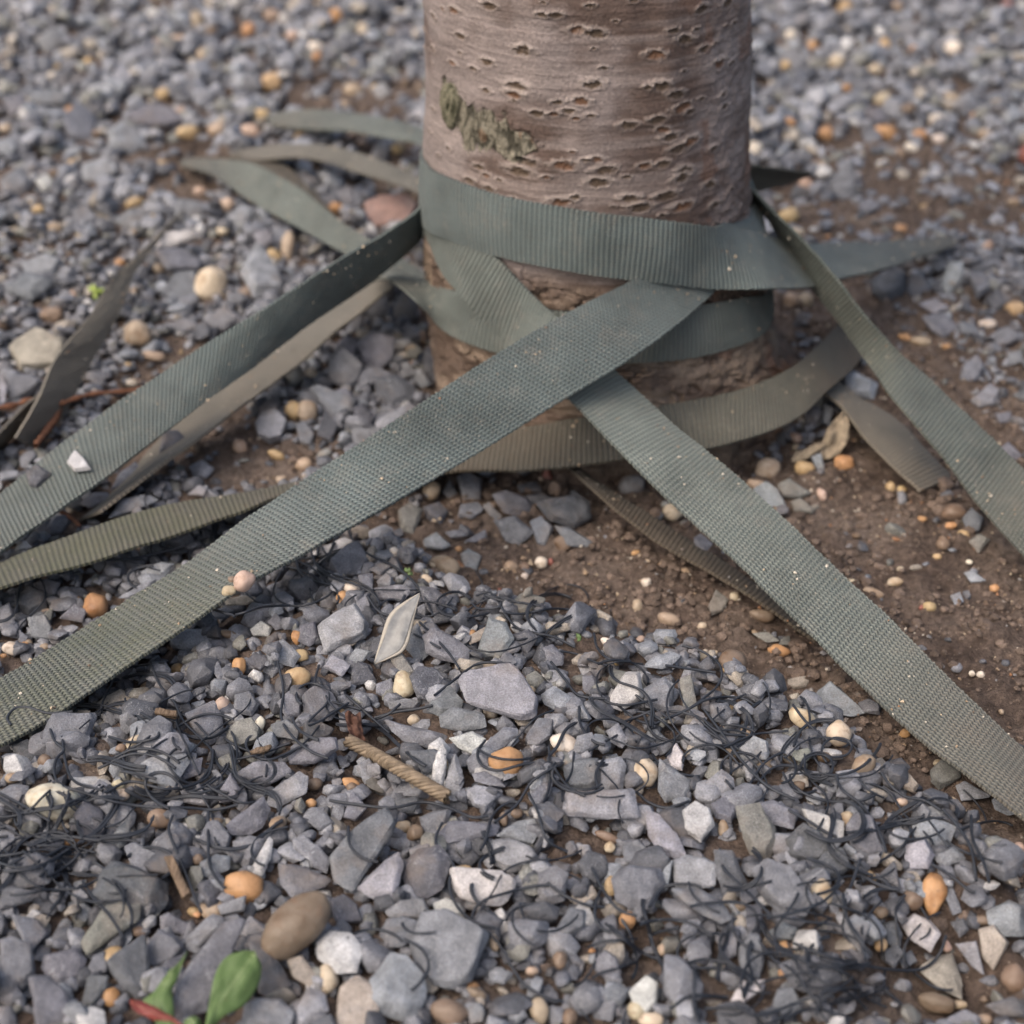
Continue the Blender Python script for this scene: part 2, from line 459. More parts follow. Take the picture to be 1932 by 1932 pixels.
        disp[ix] += rim * 0.0008 * (0.5 + 0.5 * sm(-0.6, 0.6, dz)) - pit * 0.0003 + pit * (fbm(du * 6 + 9, dz * 4 + 9, 85, 3) - 0.5) * 0.0013
        pc = np.array([0.092, 0.063, 0.043]) if k % 4 else np.array([0.135, 0.070, 0.040])
        rc = np.array([0.33, 0.28, 0.25])
        under = sm(0.0, -1.0, dz) * 0.0
        c = col[ix]; top = sm(-0.2, 0.6, dz)[..., None]
        top = 0.35 + 0.65 * top
        c = c * (1 - 0.6 * rim[..., None] * top) + rc * 0.6 * rim[..., None] * top
        c = c * (1 - pit[..., None]) + pc * (0.7 + 0.6 * fbm(du * 4 + 20, dz * 3 + 20, 89, 2))[..., None] * pit[..., None]
        col[ix] = c
    # healed scar with lichen
    fld = np.full(Z.shape, 9.0)
    for sx, sy, rx, rz in ((853, 199, 0.0085, 0.0115), (888, 228, 0.0080, 0.0105), (915, 243, 0.0085, 0.0115), (945, 256, 0.0085, 0.0105), (975, 266, 0.0085, 0.0085), (997, 272, 0.006, 0.005)):
        t, P = on_trunk(sx, sy)
        t0 = math.atan2(P[1] - TY, P[0] - trunk_x(P[2])) % (2 * math.pi)
        dth = (thm - t0 + math.pi) % (2 * math.pi) - math.pi
        fld = np.minimum(fld, np.sqrt((dth[:, None] * float(trunk_r(P[2])) / rx) ** 2 + ((Z - P[2]) / rz) ** 2))
    big = fbm(A_ * 190 + 200, Z * 130 + 3, 91, 4); tex = fbm(A_ * 420 + 50, Z * 170 + 9, 93, 5); tex2 = fbm(A_ * 160 + 70, Z * 90 + 9, 95, 3)
    d = fld + (big - 0.5) * 1.7 + (tex2 - 0.5) * 0.9
    m = sm(1.05, 0.85, d); edge = np.exp(-((d - 0.98) / 0.12) ** 2) * sm(0.35, 0.55, tex2)
    disp += m * ((tex - 0.5) * 0.0030 + (tex2 - 0.5) * 0.003) - edge * 0.0010
    lich = np.array([0.185, 0.168, 0.128]); drk = np.array([0.055, 0.050, 0.036]); brn = np.array([0.17, 0.105, 0.065])
    t_ = sm(0.40, 0.56, tex)[..., None]; cc = lich * t_ + drk * (1 - t_)
    q_ = sm(0.56, 0.66, tex2)[..., None]; cc = cc * (1 - 0.7 * q_) + brn * 0.7 * q_
    col = col * (1 - m[..., None]) + cc * m[..., None]
    col = col * (1 - 0.45 * edge[..., None])
    disp += sm(0.035, -0.01, Z) * 0.005 * (0.4 + np.cos(3 * T + 0.6) + 0.5 * np.cos(5 * T))
    RR = r + disp
    P = np.stack([trunk_x(Z) + cs * RR, TY + sn * RR, Z], -1)
    root = empty('tree', (TX, TY, 0))
    tag(root, 'cherry tree trunk with horizontal brown bark pores, wrapped in green straps at its foot', 'tree')
    M = MT('cherry bark', 0.55, 0.35)
    p = M.obj(); c = M.attr('col')
    st = M.noise(M.mapping(p, (1, 1, 14)), 55, 5, 0.65)
    fine = M.noise(p, 650, 5, 0.7)
    c1 = M.mix(1.0, c, M.ramp(st, [(0.3, 0.78), (0.5, 1.0), (0.7, 1.22)]), 'MULTIPLY')
    c1 = M.mix(1.0, c1, M.ramp(fine, [(0.32, 0.70), (0.5, 1.0), (0.7, 1.32)]), 'MULTIPLY')
    M.color(c1)
    M.bump(M.math('ADD', M.math('MULTIPLY', st, 0.6), fine), 0.7, 0.0013)
    F = grid_faces(len(th), len(zz))
    # close the ring
    nz_ = len(zz); L = (len(th) - 1) * nz_
    j = np.arange(nz_ - 1)
    F = np.concatenate([F, np.stack([L + j, j, j + 1, L + j + 1], -1)])
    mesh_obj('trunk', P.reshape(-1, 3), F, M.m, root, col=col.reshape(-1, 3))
    # branch stub plug in the scar
    t, Pc = on_trunk(852, 200)
    nrm = np.array([Pc[0] - trunk_x(Pc[2]), Pc[1] - TY, 0]); nrm /= np.linalg.norm(nrm)
    tang = np.cross([0, 0, 1], nrm)
    nu, nv = 40, 48
    uu = np.linspace(0, 1, nu); vv = np.linspace(0, 2 * math.pi, nv, endpoint=False)
    Uu, Vv = np.meshgrid(uu, vv, indexing='ij')
    aa = np.sin(Uu * math.pi / 2)
    nn = fbm(np.cos(Vv) * aa * 4 + 10, np.sin(Vv) * aa * 2 + 10, 97, 4)
    hgt = (np.cos(Uu * math.pi / 2)) ** 0.5 * 0.0045 + (nn - 0.5) * 0.003 - 0.0005
    rx = 0.0082 * (1 + 0.15 * np.sin(3 * Vv)); rz = 0.0118
    PP = Pc + tang * (aa * rx * np.cos(Vv))[..., None] + np.array([0, 0, 1.0]) * (aa * rz * np.sin(Vv))[..., None] + nrm * hgt[..., None]
    cc = np.array([0.175, 0.165, 0.118]) * sm(0.35, 0.6, nn)[..., None] + np.array([0.06, 0.06, 0.04]) * (1 - sm(0.35, 0.6, nn))[..., None]
    Mb = MT('lichen stub', 0.9, 0.1)
    Mb.color(Mb.mix(1.0, Mb.attr('col'), Mb.ramp(Mb.noise(Mb.pos(), 700, 4, 0.7), [(0.3, 0.6), (0.7, 1.35)]), 'MULTIPLY'))
    Mb.bump(Mb.noise(Mb.pos(), 900, 4, 0.7), 0.8, 0.0012)
    s = mesh_obj('branch_stub', PP.reshape(-1, 3), grid_faces(nu, nv, True), Mb.m, root, col=cc.reshape(-1, 3))
    s['label'] = 'oval lichen-covered stub of a cut branch'
build_trunk()
# ------------------------------------------------------------------ straps
W_ST = 0.037
STRAPS = []       # sampled surface: (centres, A, B, normals)
TEAL = strap_material('green webbing', (0.138, 0.168, 0.165), (0.032, 0.048, 0.049), (0.150, 0.120, 0.090), 0.22)
PALE = strap_material('faded green webbing', (0.168, 0.192, 0.176), (0.046, 0.064, 0.060), (0.160, 0.130, 0.100), 0.20)
OLIV = strap_material('muddy green webbing', (0.125, 0.130, 0.108), (0.045, 0.048, 0.038), (0.105, 0.083, 0.060), 0.40)
DEEP = strap_material('deep green webbing', (0.125, 0.148, 0.132), (0.035, 0.048, 0.044), (0.150, 0.120, 0.090), 0.22)
TANS = strap_material('mud-stained webbing', (0.195, 0.190, 0.165), (0.070, 0.066, 0.054), (0.185, 0.158, 0.125), 0.3)
def catmull(K, n):
    """K (k,d) -> resampled smooth curve with n points by chord length of first 3 dims"""
    K = np.asarray(K, float)
    P = np.vstack([2 * K[0] - K[1], K, 2 * K[-1] - K[-2]])
    out = []
    for i in range(1, len(P) - 2):
        p0, p1, p2, p3 = P[i - 1], P[i], P[i + 1], P[i + 2]
        d = [max(np.linalg.norm(b[:6] - a[:6]), 1e-6) ** 0.5 for a, b in ((p0, p1), (p1, p2), (p2, p3))]
        t0, t1, t2, t3 = 0, d[0], d[0] + d[1], d[0] + d[1] + d[2]
        t = np.linspace(t1, t2, 60, endpoint=False)[:, None]
        A1 = (t1 - t) / (t1 - t0) * p0 + (t - t0) / (t1 - t0) * p1
        A2 = (t2 - t) / (t2 - t1) * p1 + (t - t1) / (t2 - t1) * p2
        A3 = (t3 - t) / (t3 - t2) * p2 + (t - t2) / (t3 - t2) * p3
        B1 = (t2 - t) / (t2 - t0) * A1 + (t - t0) / (t2 - t0) * A2
        B2 = (t3 - t) / (t3 - t1) * A2 + (t - t1) / (t3 - t1) * A3
        out.append((t2 - t) / (t2 - t1) * B1 + (t - t1) / (t2 - t1) * B2)
    Q = np.vstack(out + [K[-1:]])
    c = 0.5 * (Q[:, :3] + Q[:, 3:6])
    s = np.concatenate([[0], np.cumsum(np.linalg.norm(np.diff(c, axis=0), axis=1))])
    m = max(int(s[-1] / n), 4)
    ss = np.linspace(0, s[-1], m)
    return np.stack([np.interp(ss, s, Q[:, k]) for k in range(Q.shape[1])], 1), ss
def ribbon(label, mat, pts, W=W_ST, thick=0.0014, parent=None, uoff=0.0, wave=0.0, info=True):
    """pts: (ax,ay,bx,by,mode,val,sign,mud,moss): A = upper edge pixel, B = lower edge pixel.
    mode T: both edges lie val outside the bark; G: centre at height val; L: centre in the vertical plane
    through the neighbouring anchors; C: (thetaA, zA, thetaB, zB) round the trunk at offset val; X: explicit 3D edges."""
    K = [None] * len(pts); cen = [None] * len(pts)
    for i, p in enumerate(pts):
        ax, ay, bx, by, mode, val = p[:6]
        if mode == 'T':
            A = on_trunk(ax, ay, val)[1]; B = on_trunk(bx, by, val)[1]; K[i] = (A, B); cen[i] = (A + B) / 2
        elif mode == 'C':
            A = np.array([trunk_x(ay) + math.cos(ax) * (trunk_r(ay) + val), TY + math.sin(ax) * (trunk_r(ay) + val), ay])
            B = np.array([trunk_x(by) + math.cos(bx) * (trunk_r(by) + val), TY + math.sin(bx) * (trunk_r(by) + val), by])
            K[i] = (A, B); cen[i] = (A + B) / 2
        elif mode == 'D':      # centre at a given world y
            d = ray((ax + bx) / 2, (ay + by) / 2); cen[i] = CAM + d * ((val - CAM[1]) / d[1])
        elif mode == 'G':
            cen[i] = at_z((ax + bx) / 2, (ay + by) / 2, val)
    for i, p in enumerate(pts):
        if p[4] == 'L':
            i0 = max(j for j in range(i) if pts[j][4] != 'L'); i1 = min(j for j in range(i + 1, len(pts)) if pts[j][4] != 'L')
            P0, P1 = cen[i0], cen[i1]
            nrm = np.cross(P1 - P0, [0, 0, 1.0]); nrm /= np.linalg.norm(nrm)
            d = ray((p[0] + p[2]) / 2, (p[1] + p[3]) / 2)
            t = np.dot(P0 - CAM, nrm) / np.dot(d, nrm)
            if abs(np.dot(d / np.linalg.norm(d), nrm)) < 0.12 or t < 0.3 or t > 2.5:
                f = (i - i0) / (i1 - i0); t = depth_of(P0) * (1 - f) + depth_of(P1) * f
            cen[i] = CAM + d * t + np.array([0, 0, p[5]]) * 0
    for i, p in enumerate(pts):
        if K[i] is None:
            t = depth_of(cen[i]); A = at_t(p[0], p[1], t); B = at_t(p[2], p[3], t)
            lat = np.linalg.norm(A - B)
            sg = p[6] if len(p) > 6 else 1
            dl = math.sqrt(max(0.0, W * W - lat * lat)) / 2 * sg
            # iterate: separate along the rays
            A = at_t(p[0], p[1], t + dl); B = at_t(p[2], p[3], t - dl)
            K[i] = (A, B)
    KK = [np.concatenate([a, b, [p[7] if len(p) > 7 else 0.0, p[8] if len(p) > 8 else 0.0]]) for (a, b), p in zip(K, pts)]
    Q, ss = catmull(KK, 0.0009)
    A, B = Q[:, :3], Q[:, 3:6]
    T = np.gradient(0.5 * (A + B), axis=0); T /= np.linalg.norm(T, axis=1)[:, None] + 1e-12
    X = B - A
    wd = np.linalg.norm(X, axis=1)
    Nn = np.cross(T, X); Nn /= np.linalg.norm(Nn, axis=1)[:, None] + 1e-12
    # orient towards the camera
    vc = CAM - 0.5 * (A + B)
    if np.mean(np.sum(Nn * vc, axis=1)) < 0: Nn = -Nn
    nv = 22
    v = np.linspace(0, 1, nv)
    Xn = X / wd[:, None]
    # scalloped selvedge + slight wobble of the surface
    sc = 0.00014 * np.sin(ss * 2 * math.pi / 0.00265)
    fr = (fbm(ss * 900, ss * 0 + 3, 5, 2) - 0.5) * 0.0007
    Ae = A - Xn * (sc + fr)[:, None]; Be = B + Xn * (sc + fr[::-1])[:, None]
    P = Ae[:, None] * (1 - v)[None, :, None] + Be[:, None] * v[None, :, None]
    seed = int(abs(hash(label)) % 97) if False else sum(map(ord, label)) % 97
    wob = (fbm(ss[:, None] * 35 + seed, v[None, :] * 1.6 + seed, 7, 3) - 0.5) * 0.0022
    wob = wob + wave * np.sin(ss[:, None] * 60 + v[None, :] * 2)
    crown = 0.0006 * (1 - (2 * v[None, :] - 1) ** 2)
    P = P + Nn[:, None] * (wob + crown)[..., None]
    top = P + Nn[:, None] * thick / 2; bot = P - Nn[:, None] * thick / 2
    ring = np.concatenate([top, bot[:, ::-1]], 1)
    nu = ring.shape[0]
    vcol = np.zeros((nu, 2 * nv, 3)); vcol[..., 0] = Q[:, 6][:, None]; vcol[..., 1] = Q[:, 7][:, None]
    # dirt collects on the lower edge a little more
    vcol[..., 0] += (0.15 * np.concatenate([v, v[::-1]])[None, :] * Q[:, 6][:, None])
    uvv = np.concatenate([v, v[::-1]]) * W
    uv = np.stack(np.broadcast_arrays(ss[:, None] + uoff, uvv[None, :]), -1)
    F = grid_faces(nu, 2 * nv, True)
    Vv = ring.reshape(-1, 3)
    e0 = np.arange(nv - 1)
    caps = []
    for base in (0, (nu - 1) * 2 * nv):
        caps.append(np.stack([base + e0, base + e0 + 1, base + 2 * nv - 2 - e0, base + 2 * nv - 1 - e0], -1))
    F = np.concatenate([F] + caps)
    c0 = 0.5 * (A[len(A) // 2] + B[len(A) // 2])
    o = mesh_obj('strap', Vv, F, mat, loc=c0, col=vcol.reshape(-1, 3), uv=uv.reshape(-1, 2), sharp=60)
    tag(o, label, 'strap', 'green webbing straps round the tree')
    STRAPS.append((A, B, Nn, P))
    return o

pi = math.pi
th = lambda d: math.radians(d)
# upper wrap, running round the front and out to the right as a loose tail
ribbon('widest clean green strap band round the trunk, topmost wrap, its tail trailing far right', TEAL, [
    (th(110), 0.118, th(110), 0.082, 'C', 0.002), (th(150), 0.124, th(150), 0.086, 'C', 0.002), (th(175), 0.133, th(175), 0.093, 'C', 0.003),
    (808, 315, 809, 436, 'T', 0.004), (850, 336, 855, 455, 'T', 0.004), (950, 370, 950, 486, 'T', 0.0045), (1100, 398, 1095, 515, 'T', 0.006), (1250, 416, 1240, 533, 'T', 0.008),
    (1340, 427, 1345, 545, 'T', 0.009), (1410, 436, 1455, 546, 'D', -0.058, 1), (1455, 447, 1525, 543, 'D', -0.030, 1), (1510, 462, 1578, 528, 'D', 0.01, 1, .05), (1600, 459, 1650, 512, 'D', 0.035, 1, .15), (1700, 453, 1725, 489, 'L', 0, 1, .3), (1798, 449, 1802, 464, 'G', 0.014, 1, .6)])
# lower middle wrap
ribbon('dusty green strap wrapped second-lowest round the trunk, under both crossing straps', PALE, [
    (700, 520, 690, 534, 'D', 0.03, 1, .3), (742, 505, 735, 528, 'D', 0.0, 1, .2), (800, 530, 785, 568, 'D', -0.03, 1, .1), (862, 550, 838, 622, 'T', 0.0035), (905, 562, 880, 645, 'T', 0.003), (960, 575, 950, 668, 'T', 0.0025), (1080, 590, 1060, 684, 'T', 0.0022), (1200, 590, 1190, 684, 'T', 0.0022, 1, .1), (1300, 580, 1300, 675, 'T', 0.002, 1, .15), (1400, 562, 1410, 645, 'T', 0.002), (1450, 545, 1455, 606, 'T', 0.002),
    (th(370), 0.078, th(370), 0.048, 'C', 0.002), (th(400), 0.085, th(400), 0.055, 'C', 0.002), (th(440), 0.09, th(440), 0.06, 'C', 0.002)])
# lowest wrap
ribbon('mud-brown strap lying lowest round the foot of the trunk', OLIV, [
    (700, 860, 690, 925, 'G', 0.010, 1, .8), (830, 838, 820, 893, 'G', 0.012, 1, .75), (1000, 806, 990, 888, 'G', 0.020, 1, .6), (1110, 788, 1110, 875, 'G', 0.024, 1, .5), (1240, 766, 1260, 856, 'G', 0.027, 1, .3), (1390, 738, 1390, 835, 'G', 0.030, 1, .2), (1480, 702, 1500, 792, 'G', 0.030, 1, .3), (1530, 665, 1560, 738, 'G', 0.026, 1, .6), (1572, 622, 1610, 695, 'G', 0.014, 1, 1), (1600, 600, 1640, 655, 'G', 0.004, 1, 1)])
# strap crossing down to the lower right
ribbon('long ribbed green strap running from the trunk down to the lower right corner', PALE, [
    (th(140), 0.118, th(150), 0.088, 'C', 0.002), (th(170), 0.115, th(176), 0.083, 'C', 0.002), (812, 428, 808, 452, 'T', 0.002), (870, 436, 838, 520, 'T', 0.003), (935, 486, 885, 575, 'T', 0.0045), (1000, 552, 962, 668, 'T', 0.005), (1070, 615, 1010, 712, 'D', -0.118, 1), (1150, 690, 1068, 748, 'D', -0.135, 1), (1255, 787, 1155, 838, 'L', 0, 1), (1372, 883, 1290, 970, 'L', 0, 1, .05), (1460, 961, 1382, 1055, 'L', 0, 1, .05), (1548, 1046, 1468, 1140, 'L', 0, 1, .1), (1620, 1113, 1540, 1208, 'L', 0, 1, .1), (1692, 1183, 1612, 1280, 'G', 0.018, 1, .2), (1795, 1286, 1722, 1385, 'G', 0.015, 1, .45), (1932, 1414, 1872, 1497, 'G', 0.012, 1, .6), (2050, 1520, 1995, 1595, 'G', 0.010, 1, .7)])
# crossing strap to the lower left
ribbon('long green strap crossing in front of the trunk to the lower left, its end mossy', TEAL, [
    (th(60), 0.110, th(50), 0.080, 'C', 0.002), (th(28), 0.118, th(20), 0.086, 'C', 0.003), (1426, 368, 1443, 440, 'D', 0.005, 1), (1330, 440, 1410, 480, 'T', 0.003), (1190, 530, 1325, 572, 'T', 0.009), (1052, 600, 1195, 674, 'D', -0.135, 1), (900, 691, 1030, 775, 'L', 0, 1), (750, 790, 880, 868, 'L', 0, 1), (600, 890, 725, 958, 'L', 0, 1), (480, 970, 590, 1035, 'L', 0, 1, .1), (380, 1043, 480, 1096, 'L', 0, 1, .2, .15), (250, 1130, 345, 1187, 'L', 0, 1, .35, .55), (130, 1203, 215, 1276, 'G', 0.022, 1, .35, .55), (0, 1283, 60, 1378, 'G', 0.020, 1, .4, .5), (-110, 1350, -60, 1440, 'G', 0.018, 1, .4, .5)])
# right strap
ribbon('dark-topped green strap stretched from right side of trunk to right edge', DEEP, [
    (th(70), 0.108, th(65), 0.080, 'C', 0.003), (th(35), 0.112, th(30), 0.084, 'C', 0.005), (1434, 372, 1438, 402, 'D', 0.01, -1), (1500, 440, 1482, 470, 'L', 0, -1), (1560, 506, 1530, 542, 'L', 0, -1), (1620, 580, 1585, 612, 'L', 0, -.8, .1), (1682, 650, 1642, 692, 'L', 0, -.2, .1), (1752, 716, 1705, 778, 'L', 0, 1, .1), (1850, 808, 1790, 878, 'L', 0, 1, .1), (1932, 888, 1868, 978, 'G', 0.024, 1, .3), (2060, 1010, 1990, 1110, 'G', 0.018, 1, .4)])
# left strap
ribbon('long green strap stretched from the trunk to the left edge, three stones on it', TEAL, [
    (th(120), 0.125, th(120), 0.090, 'C', 0.003), (th(160), 0.122, th(160), 0.086, 'C', 0.004), (799, 386, 801, 442, 'D', -0.005, -1), (720, 441, 705, 528, 'L', 0, -1), (620, 501, 590, 606, 'L', 0, -.8), (500, 580, 480, 692, 'L', 0, -.3), (400, 642, 385, 760, 'L', 0, .4), (250, 742, 255, 860, 'L', 0, 1, .1), (100, 850, 140, 945, 'G', 0.028, 1, .15, .1), (0, 932, 40, 1015, 'G', 0.022, 1, .2, .15), (-110, 1010, -70, 1100, 'G', 0.02, 1, .3, .2)])
# tan strap under the left strap
ribbon('tan mud-stained strap with a frayed pale edge tucked under the left strap', TANS, [
    (730, 480, 782, 502, 'G', 0.030, 1, .6), (650, 548, 722, 560, 'G', 0.028, 1, .5), (560, 618, 640, 622, 'G', 0.026, 1, .5), (440, 700, 555, 695, 'G', 0.022, 1, .5), (350, 775, 452, 770, 'G', 0.018, 1, .6), (290, 845, 372, 830, 'G', 0.014, 1, .7), (215, 925, 300, 881, 'G', 0.010, 1, .8), (140, 990, 190, 965, 'G', 0.006, 1, .9)], W=0.030)
# olive strap low left
ribbon('narrow olive strap slipping out to the left beneath the big crossing strap', OLIV, [
    (620, 898, 625, 905, 'G', 0.016, 1, .6, .2), (545, 917, 548, 927, 'G', 0.016, 1, .6, .3), (450, 932, 462, 962, 'G', 0.020, 1, .5, .4), (300, 957, 320, 1012, 'G', 0.022, 1, .4, .6), (150, 1008, 165, 1064, 'G', 0.022, 1, .3, .7), (0, 1062, 20, 1103, 'G', 0.020, 1, .3, .6), (-110, 1105, -90, 1145, 'G', 0.018, 1, .3, .5)], W=0.031)
# flat piece right of the foot
ribbon('short muddy strap end half buried in soil right of the trunk', TANS, [
    (1560, 705, 1530, 728, 'G', 0.006, 1, .9), (1620, 748, 1585, 765, 'G', 0.010, 1, .7), (1690, 790, 1635, 828, 'G', 0.009, 1, .6), (1750, 850, 1690, 885, 'G', 0.006, 1, .6), (1800, 900, 1735, 928, 'G', 0.000, 1, .8)], W=0.034)
# thin buried strap edge below the centre
ribbon('thin soil-covered strap edge running beside the long lower right strap', OLIV, [
    (1078, 872, 1066, 878, 'G', 0.006, 1, 1), (1160, 932, 1147, 950, 'G', 0.010, 1, 1), (1250, 988, 1233, 1016, 'G', 0.007, 1, 1), (1345, 1050, 1327, 1074, 'G', 0.003, 1, 1), (1440, 1112, 1420, 1130, 'G', 0.002, 1, 1), (1560, 1195, 1540, 1210, 'G', -0.006, 1, 1)], W=0.022)
# back left tails
ribbon('pale green strap tail lying over gravel behind the left strap', PALE, [
    (345, 300, 340, 312, 'G', 0.008, 1, .6), (395, 300, 400, 330, 'G', 0.014, 1, .4), (470, 308, 470, 378, 'G', 0.020, 1, .1), (560, 352, 560, 428, 'G', 0.026, 1), (640, 415, 655, 482, 'G', 0.034, 1), (740, 478, 745, 535, 'G', 0.045, 1, .1), (810, 520, 815, 575, 'D', 0.03, 1, .1)])
ribbon('olive strap fold lying just behind the pale green strap tail', OLIV, [
    (440, 288, 452, 300, 'G', 0.012, 1, .6), (520, 305, 500, 330, 'G', 0.014, 1, .8), (575, 345, 550, 372, 'G', 0.016, 1, .8), (625, 400, 600, 430, 'G', 0.014, 1, .8), (665, 450, 640, 470, 'G', 0.008, 1, .8)], W=0.03)
ribbon('greyish strap arching over gravel from the back left to the trunk', TANS, [
    (430, 292, 445, 300, 'G', 0.008, 1, .7), (480, 278, 490, 302, 'G', 0.014, 1, .5), (570, 272, 575, 298, 'G', 0.022, 1, .4), (670, 288, 670, 324, 'G', 0.032, 1, .2), (740, 312, 740, 346, 'G', 0.042, 1, .2), (812, 346, 812, 372, 'G', 0.050, 1, .2), (900, 380, 900, 400, 'D', 0.11, 1, .2)], W=0.035)
ribbon('farthest strap, pale and blurred, lying behind the trunk on the left', PALE, [
    (500, 218, 510, 236, 'G', 0.012, 1, .5), (560, 208, 565, 244, 'G', 0.018, 1, .4), (640, 212, 640, 246, 'G', 0.022, 1, .2), (720, 222, 715, 256, 'G', 0.026, 1, .1), (810, 248, 808, 276, 'G', 0.032, 1), (900, 280, 900, 305, 'G', 0.04, 1)], W=0.036)
ribbon('dark strap tail poking out behind the right side of the trunk', OLIV, [
    (1340, 305, 1350, 362, 'D', 0.13, -1, .2), (1420, 312, 1424, 362, 'D', 0.14, -1, .2), (1475, 318, 1472, 350, 'D', 0.155, -1, .3), (1530, 324, 1524, 333, 'D', 0.18, -1, .5)], W=0.036)
# far left folded strap
ribbon('brown folded strap end curling over gravel at the far left', TANS, [
    (352, 392, 335, 408, 'G', 0.010, 1, .7), (302, 452, 262, 478, 'G', 0.018, 1, .6), (252, 520, 205, 536, 'G', 0.026, 1, .6), (226, 590, 166, 600, 'G', 0.026, 1, .5), (172, 682, 108, 670, 'G', 0.022, 1, .5), (126, 768, 72, 752, 'G', 0.016, 1, .6), (72, 850, 28, 826, 'G', 0.010, 1, .7)], W=0.034)
ribbon('thin brown strap edge at the left border beneath the rusty root', TANS, [
    (110, 740, 95, 728, 'G', 0.012, 1, .8), (60, 790, 38, 775, 'G', 0.012, 1, .8), (0, 850, -10, 825, 'G', 0.010, 1, .8), (-60, 900, -75, 880, 'G', 0.008, 1, .8)], W=0.03)

# strap ceiling map: lowest strap height over each cell
CEIL = np.full(H0.shape, 9.0)
for A, B, N_, P in STRAPS:
    Q = P.reshape(-1, 3)
    ii = ((Q[:, 0] - GX0) / GC).astype(int); jj = ((Q[:, 1] - GY0) / GC).astype(int)
    ok = (ii > 0) & (jj > 0) & (ii < H0.shape[0] - 1) & (jj < H0.shape[1] - 1)
    np.minimum.at(CEIL, (ii[ok], jj[ok]), Q[ok, 2])
TOPS = np.full(H0.shape, -9.0)
for A, B, N_, P in STRAPS:
    Q = P.reshape(-1, 3)
    ii = ((Q[:, 0] - GX0) / GC).astype(int); jj = ((Q[:, 1] - GY0) / GC).astype(int)
    ok = (ii > 0) & (jj > 0) & (ii < H0.shape[0] - 1) & (jj < H0.shape[1] - 1)
    np.maximum.at(TOPS, (ii[ok], jj[ok]), Q[ok, 2])
# ------------------------------------------------------------------ traced stones: panel offsets, outlines in panel pixels
PAN = {'TL': (0, 0), 'TM': (621.6, 0), 'TR': (1248.2, 0), 'ML': (0, 621.6), 'MM': (621.6, 621.6), 'MR': (1248.2, 621.6), 'BL': (0, 1248.2), 'BM': (621.6, 1248.2), 'BR': (1248.2, 1248.2)}
